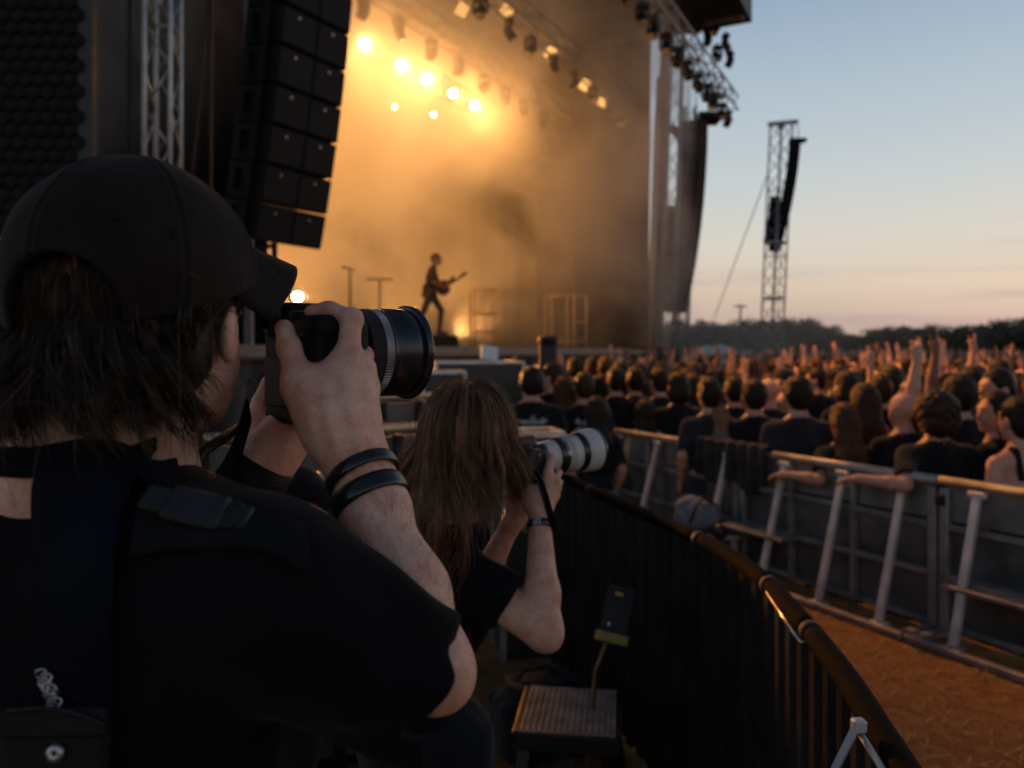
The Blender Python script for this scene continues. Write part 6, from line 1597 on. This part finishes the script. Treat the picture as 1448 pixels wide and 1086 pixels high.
mb = MB(); mb.lathe([(0,.008),(.004,.0075),(.0045,.0005)], 16, cM(.052,.026,.040)); cpart(mb,'shutter_button',M['chrome'])
mb = MB(); mb.lathe([(0,.009),(.005,.009),(.006,.0005)], 16, cM(.054,.004,.036)); cpart(mb,'rear_dial',M['black_plastic'])
mb = MB(); 
for z in (.02,.004,-.012): mb.lathe([(0,.005),(.002,.0045),(.0024,.0004)], 12, cM(.042,-.029,z) @ Matrix.Rotation(R(90),4,'X'))
cpart(mb,'buttons',M['black_steel'])
mb = MB(); mb.tube([cM(.069,0,.03) @ Vector((.004+.006*math.cos(a),.004*math.sin(a)*.2,.006*math.sin(a))) for a in np.linspace(0,6.28,13)[:-1]], .0012, 6, close=True); cpart(mb,'strap_lug',M['chrome'])
LM = cM(0,0,.003) @ Matrix.Rotation(R(-90),4,'X') @ Matrix.Diagonal((1.12,1.12,1,1))     # lathe z -> forward
def ribs(prof_z0, prof_z1, r, n, h, name, m, par):
    mb = MB(); vs, fs = [], []; N = n*4; zs = [prof_z0, prof_z0+.001, prof_z1-.001, prof_z1]
    for iz, z in enumerate(zs):
        for j in range(N):
            a = 2*math.pi*j/N; q = r+(h if (j % 4) in (1,2) and iz in (1,2) else 0); vs.append((q*math.cos(a), q*math.sin(a), z))
    for i in range(3):
        for j in range(N): fs.append((i*N+j, i*N+(j+1) % N, (i+1)*N+(j+1) % N, (i+1)*N+j))
    mb.add(vs, fs, 0, False, LM); return cpart(mb, name, m, par)
M['lens_black'] = pm('lens_black', (.014,.014,.015), .24, 0, .15, 30, .04, 400, dist=.001, spec=.6, rvar=.06)
mb = MB(); mb.lathe([(.036,.030),(.040,.038),(.048,.041),(.050,.043),(.050,.0445)], 64, LM); mb.lathe([(.0795,.0448),(.0797,.0462),(.083,.0464),(.0835,.0455),(.086,.0455),(.0862,.0468),(.112,.0472),(.118,.0474),(.1185,.0462),(.1205,.0462)], 64, LM); lens = cpart(mb,'lens_barrel',M['lens_black'])
def lp(o): o.matrix_parent_inverse = Matrix.Identity(4); return o
ribs(.0505, .0685, .0448, 110, .0010, 'zoom_ring', M['black_rubber'], lens); ribs(.069, .0795, .0452, 90, .0008, 'silver_ring', pm('silver_ring', (.26,.26,.28), .4, .8, .2, 20, 0), lens)
mb = MB(); mb.lathe([(.1205,.0462),(.1212,.0500),(.1235,.0512),(.128,.0512),(.1295,.0500),(.1295,.0475),(.125,.0462),(.112,.0435)], 72, LM); cpart(mb,'front_rim',M['lens_black'],lens)
mb = MB(); mb.lathe([(.110,.0440),(.114,.030),(.116,.0005)], 48, LM); cpart(mb,'front_glass',pm('front_glass', (.01,.01,.015), .03, 0, .1, 5, 0),lens)
mb = MB(); mb.box((0,0,0),(.002,.0006,.006), LM @ Matrix.Rotation(R(100),4,'Z') @ Matrix.Translation((.0475,0,.095))); cpart(mb,'tick_mark',M['steel'],lens)
cst = ribbon('neck_strap', np.concatenate([project(combo, [P(-70,590,.66), P(10,585,.655), P(90,597,.65), P(165,622,.65), P(222,655,.66)], .009, 8), [P(258,668,.74), P(300,690,.80), P(330,650,.86), P(352,580,.90)]]), (-.1,-.25,1), .028, .0035, M['navy_strap'], camt, n=70); cst.matrix_parent_inverse = Matrix.Translation(-camt.location)
mb = MB(); mb.tube([P(255,650,.80),P(263,680,.80),P(285,640,.84),P(345,600,.9)], .006, 6); mb.box(P(262,650,.80),(.014,.006,.02)); cpart(mb,'strap_clip',M['black_plastic'])

# ------------------------------------------------------------------ the photographer with long hair
rW, fW, RW = basis(35); Hw = P(668,628,1.82); wp = lambda x,y,z: (Hw+RW@V3(x,y,z)).astype(np.float32)
ws = Sdf(); W7 = V3(-.145,1.765,1.365); WSR = P(632,802,1.80); WSL = V3(-.435,1.965,1.235); WE = P(768,890,1.72); WW = P(763,728,1.83)
ws.ell(wp(0,-.015,.03), (.074,.094,.095), RW, k=.02); ws.ell(wp(0,.032,-.05), (.053,.060,.058), RW, k=.05); ws.ell(wp(0,.06,-.09),(.024,.02,.02),RW,k=.03); ws.cone(wp(0,.085,.0), wp(0,.103,-.026), .009, .014, k=.02); ws.ell(wp(0,.083,-.062),(.022,.012,.008),RW,k=.012)
for s in (-1,1): ws.ball(wp(s*.03,.088,.006), .013, k=.012, op='s'); ws.ball(wp(s*.03,.074,.006), .0125, k=.004); ws.ell(wp(s*.076,-.008,-.018),(.009,.018,.03),RW,k=.006)
ws.cone(wp(0,-.03,-.06), W7, .052, .055, k=.04); ws.cone(W7, WSR, .045, .045, k=.06); ws.cone(W7, WSL, .045, .045, k=.06); RT = basis(30)[2]
ws.ell((-.235,1.885,1.11), (.145,.085,.18), RT, k=.05)
wm1 = WE+(WW-WE)*.3; ws.cone(WSR, WE, .046, .042, k=.03); ws.cone(WE, wm1, .0365, .038, k=.025); ws.cone(wm1, WW, .038, .0235, k=.02); ws.ball(P(776,906,1.712), .018, k=.03)
wt = [P(748,708,1.838), P(741,692,1.842), P(733,672,1.852), P(727,659,1.856)]
ws.cone(WW, P(757,700,1.835), .0225, .024, k=.02); ws.cone(wt[0], wt[1], .019, .0145, k=.02); ws.cone(wt[1], wt[2], .0135, .0100, k=.01); ws.cone(wt[2], wt[3], .0100, .0084, k=.005)
wi = [P(775,668,1.842), P(779,646,1.86), P(767,639,1.88), P(755,640,1.885)]
ws.cone(P(764,712,1.832), wi[0], .017, .0105, k=.018); ws.cone(wi[0],wi[1],.0104,.0092,k=.008); ws.cone(wi[1],wi[2],.0092,.0082,k=.005); ws.cone(wi[2],wi[3],.008,.0068,k=.004)
for i,(a,b_,c,r_) in enumerate(((P(785,679,1.85),P(790,668,1.885),P(778,664,1.93),.0098),(P(787,690,1.856),P(791,682,1.89),P(780,676,1.93),.0095),(P(785,702,1.862),P(788,697,1.89),P(779,690,1.925),.0084))):
    ws.cone(P(768,716+i*3,1.834+.006*i), a, .0165-.001*i, r_, k=.018); ws.ball(a+V3(.003,-.003,.002), r_*.9, k=.008); ws.cone(a,b_,r_,r_*.9,k=.006); ws.cone(b_,c,r_*.9,r_*.75,k=.004)
WWL = P(722,742,1.96); WEL = V3(-.12,1.98,1.06); ws.cone(WSL, WEL, .045, .04, k=.03); ws.cone(WEL, WEL+(WWL-WEL)*.3, .037, .037, k=.02); ws.cone(WEL+(WWL-WEL)*.3, WWL, .037, .023, k=.02)
hand(ws, WWL, P(765,682,2.0)-WWL, V3(-.3,-.2,1), -1, (.3,.35,.4,.4), .2, .92)
wo_ = V3(-.26,1.87,0); wb = sdf_obj('person', ws, .0036, SKIN_W, None, wo_); wb.location = wo_
tag(wb, 'person with long brown hair in a black t-shirt, aiming a camera with a white lens', 'person')
wsh = Sdf(); wsh.cone(W7+V3(0,0,-.02), WSR, .056, .058, k=.06); wsh.cone(W7+V3(0,0,-.02), WSL, .056, .058, k=.06); wsh.ell((-.225,1.875,1.10), (.168,.115,.20), RT, k=.06); wsh.ell((-.185,1.86,.92),(.155,.115,.17),RT,k=.08); wsh.cone(WSR+V3(-.02,.03,-.03), (-.13,1.85,1.0), .065, .085, k=.07)
hm = P(716,848,1.762); dd = (hm-WSR)/np.linalg.norm(hm-WSR); wsh.cone(WSR, hm+dd*.03, .058, .063, k=.05); wsh.plane(hm+dd*.006, V3(.84,-.1,-.55), k=.003); wsh.cone(hm-dd*.04, hm+dd*.08, .046, .058, k=.004, op='s')
wsh.cone(WSL, WSL*.4+WEL*.6, .058, .06, k=.05); wsh.ell(W7+V3(.01,.01,.055),(.075,.075,.05),k=.006,op='s')
def wf(X):
    s = (X-WSR)@dd; rd = X-WSR-s[:,None]*dd; a = np.arctan2(rd[:,2], rd[:,1]); w = np.clip(s*12,0,1)*np.clip((.2-s)*10,0,1)
    return .004*np.sin(a*4+s*40)*w+.005*np.sin(X[:,0]*40+X[:,2]*34+2*np.sin(X[:,2]*14))*np.clip((1.25-X[:,2])*6,0,1)
wsh.disp = wf; child(sdf_obj('t_shirt', wsh, .005, TEE, None), wb)
wtr = Sdf(); wtr.cone((-.25,1.87,.83),(-.165,1.84,.83),.108,k=.05)
for s,(hx,hy) in ((-1,(-.27,1.88)),(1,(-.135,1.82))): wtr.cone((hx,hy,.82),(hx+.02,hy,.46),.09,.062,k=.05); wtr.cone((hx+.02,hy,.46),(hx+.02,hy-.02,.07),.06,.05,k=.03); wtr.cone((hx+.02,hy-.03,.045),(hx+.10,hy+.12,.035),.043,.034,k=.03)
child(sdf_obj('trousers', wtr, .012, DENIM, None), wb)
mbn = project(ws, [wt[3]+V3(0,-.03,.003)], .0007)[0]; mb = MB(); Mx = frame(mbn, V3(-.15,-.97,.1), Vector(wt[3]-wt[2])); mb.grid(lambda u,v: ((u-.5)*.0125, (v-.5)*.0115*(1-.35*(2*u-1)**2*.6), .0022*math.cos((v-.5)*2.6)-.0017), 6, 6, M=Mx); child(mb.build('thumb_nail', M['nail_w']), wb)
wfa = (WE-WW)/np.linalg.norm(WE-WW); wc = WW+wfa*.022
wa = band('wristwatch', wc, wfa, .0275, .017, M['silicone'], wb, .0025)
mb = MB(); Mx = frame(wc, wfa, (-.25,-1,0)); mb.box((.0305,0,0),(.004,.018,.017),Mx,bev=.0012); o = child(mb.build('watch_face', pm('watch_face', (.24,.24,.28), .2, .3, .5, 160, 0)), wa); o.matrix_parent_inverse = Matrix.Identity(4)
mb = MB(); mb.box((.0285,.014,0),(.006,.012,.013),Mx @ Matrix.Rotation(R(62),4,'Z'),bev=.001); o = child(mb.build('watch_clasp', M['chrome']), wa); o.matrix_parent_inverse = Matrix.Identity(4)
# long hair
wcomb = Sdf(); wcomb.pr = ws.pr[:30]+wsh.pr
def w_hair(rg_):
    K = 22; psi = R(rg_.uniform(38, 322)); a0 = R(rg_.uniform(4,75)); L = rg_.uniform(.15,.34); t = np.linspace(0,1,K); bulk = rg_.uniform(.010,.028); rg_side = rg_.uniform(.2,1.0)
    ph0 = rg_.uniform(0,6.3); side = math.sin(psi); back = -math.cos(psi)
    if psi < R(150): L *= .62
    na = 9; out = np.zeros((K,3)); rx, ry, rz = .076+bulk, .094+bulk, .097+bulk*.9
    for i in range(K):
        if i < na:
            a = a0+(R(92)-a0)*i/(na-1); out[i] = (math.sin(psi)*math.sin(a)*rx, -.015+math.cos(psi)*math.sin(a)*ry, .025+math.cos(a)*rz)
        else:
            s_ = (i-na+1)/(K-na); fl = (rg_side*.125 if side < 0 else .010)*s_**1.1+(.02*back*s_ if back > 0 else 0)
            out[i] = (side*rx+fl*side*1.6+.026*math.sin(s_*6.2+ph0*.45+psi*3.1)*s_**.7, -.015+math.cos(psi)*ry-max(0,back)*.01*s_+.02*s_*(psi < R(80)), .025-rz*.03-L*s_)
    W = Hw+out@RW.T
    W[:,0] += .012*np.sin(t*9+ph0*.5)*np.clip(t-.35,0,1)
    W[:,0] -= .045*np.clip(t-.45,0,1)*(1 if side < .3 else .0)
    W[:,1] += .05*np.clip(t-.4,0,1)*np.clip(side,0,1)
    return W
rgh = np.random.default_rng(8)
GW = np.concatenate([hair_guides(300, 20, w_hair, 22, .0036, .007), hair_guides(260, 2, w_hair, 22, .011, .05)])
q = GW.reshape(-1,3); 
for _ in range(2):
    d = wcomb(q.astype(np.float32), cull=False); msk = d < .009
    if msk.any(): q[msk] = project(wcomb, q[msk], .011, 3)
GW = q.reshape(GW.shape); GW[:,1:-1] = .5*GW[:,1:-1]+.25*(GW[:,:-2]+GW[:,2:])
wh = Sdf(); wh.ell(wp(0,-.025,.025), (.082,.098,.104), RW, k=.02); wh.cone(wp(-.02,-.045,-.02), wp(-.05,-.08,-.24), .072, .05, k=.06); wh.ell(wp(.01,.10,-.02),(.08,.062,.12),RW,k=.015,op='s')
M['hair_w'] = hair_mat('hair_chestnut', (.25,.125,.068), .38, .4, 90, False, True)
strands('hair', GW, np.concatenate([np.full(6000,.00085), np.full(len(GW)-6000,.00042)]), M['hair_w'], wb, None, taper=.3, extra=sdf_mesh(wh,.009), tone=lock_tone(GW, [20]*300+[2]*260)).matrix_parent_inverse = Matrix.Translation(-wb.location)
# her camera
rc2, fc2, RC2 = basis(52); Cw = P(737,652,1.905); wct = empty('camera_with_lens', Cw, 0, 'camera with a long white telephoto lens, held by the long haired person', 'camera')
def wM(x=0,y=0,z=0): m = Matrix(RC2.tolist()).to_4x4(); m.translation = Vector(RC2@V3(x,y,z)); return m
wsd = Sdf(); wc_ = lambda x,y,z: RC2@V3(x,y,z)
wsd.box(wc_(0,0,-.012),(.065,.026,.045),RC2,.01,k=.01); wsd.cone(wc_(.05,.025,-.05),wc_(.05,.022,.03),.016,.015,k=.02); wsd.box(wc_(-.002,.004,.043),(.026,.03,.018),RC2,.01,k=.016); wsd.cone(wc_(0,.02,0),wc_(0,.04,0),.036,.036,k=.01)
sdf_obj('body', wsd, .004, M['black_plastic'], wct)
mb = MB(); mb.lathe([(0,.012),(.008,.012),(.009,.0005)],16,wM(.03,-.004,.035)); mb.build('mode_dial',M['black_plastic'],wct); mb = MB(); mb.box((.052,.005,.034),(.022,.03,.004),wM(),bev=.001); mb.build('top_plate',M['copper'],wct)
mb = MB(); mb.tube([wM() @ Vector((.065+.005*math.cos(a),0,.02+.006*math.sin(a))) for a in np.linspace(0,6.28,11)[:-1]],.0013,6,close=True); mb.build('strap_lug',M['chrome'],wct)
pitch_ = Matrix.Rotation(R(2.5),4,'X'); LW = wM(0,0,.0) @ pitch_ @ Matrix.Rotation(R(-90),4,'X') @ Matrix.Diagonal((1,1,.96,1))
M['lens_white'] = pm('lens_white', (.52,.50,.47), .42, 0, .06, 20, .05, 300, dist=.001)
mb = MB(); mb.lathe([(.034,.034),(.045,.037),(.075,.039),(.10,.0405)],48,LW); mb.lathe([(.128,.0445),(.150,.0455),(.172,.0462)],48,LW); mb.lathe([(.192,.0500),(.194,.0522),(.236,.0545),(.240,.0545)],56,LW); wl = mb.build('lens_barrel',M['lens_white'],wct)
mb = MB(); mb.lathe([(.10,.0412),(.1005,.0432),(.1275,.0455),(.128,.0445)],48,LW); mb.lathe([(.172,.0462),(.1725,.0475),(.191,.049),(.192,.0500)],48,LW); mb.lathe([(.240,.0545),(.2405,.056),(.246,.056),(.246,.052),(.22,.047)],56,LW); mb.build('black_rings',M['lens_black'],wl)
mb = MB(); mb.lathe([(.215,.048),(.218,.03),(.219,.0005)],40,LW); mb.build('front_glass',M['lens_black'],wl)
mb = MB()
for i in range(3): mb.lathe([(.133+i*.006,.0452+i*.0003),(.134+i*.006,.0456+i*.0003),(.135+i*.006,.0452+i*.0003)],48,LW)
for i in range(6): mb.box((0,0,0),(.0008,.010,.0012), LW @ Matrix.Rotation(R(-75+i*0),4,'Z') @ Matrix.Translation((.0463,0,.153+i*.003)))
mb.build('scale_marks',pm('grey_marks',(.2,.2,.2),.5),wl)
ws_ = ribbon('strap', [P(757,662,1.855)-Cw, P(764,680,1.815)-Cw, P(772,705,1.80)-Cw, P(779,730,1.80)-Cw, P(784,744,1.805)-Cw, P(780,752,1.83)-Cw, P(768,745,1.87)-Cw], (.9,-.3,.2), .016, .002, M['navy_strap'], wct, n=40)
# half hidden people of the press
person('cam', P(398,560,2.7)[0]-.05, 2.75, -.6, .93, 'light', 'black', 'brown', label='person half hidden behind the capped one, a bent forearm showing', z=0)
person('open_long', -1.28, 1.72, .5, .96, 'light', 'grey', 'auburn', label='x', z=0) if 0 else person('mid', -1.17, 1.72, -.5, .99, 'light', 'grey', 'auburn', label='person with auburn hair and a grey top, barely showing at the left edge', z=0)
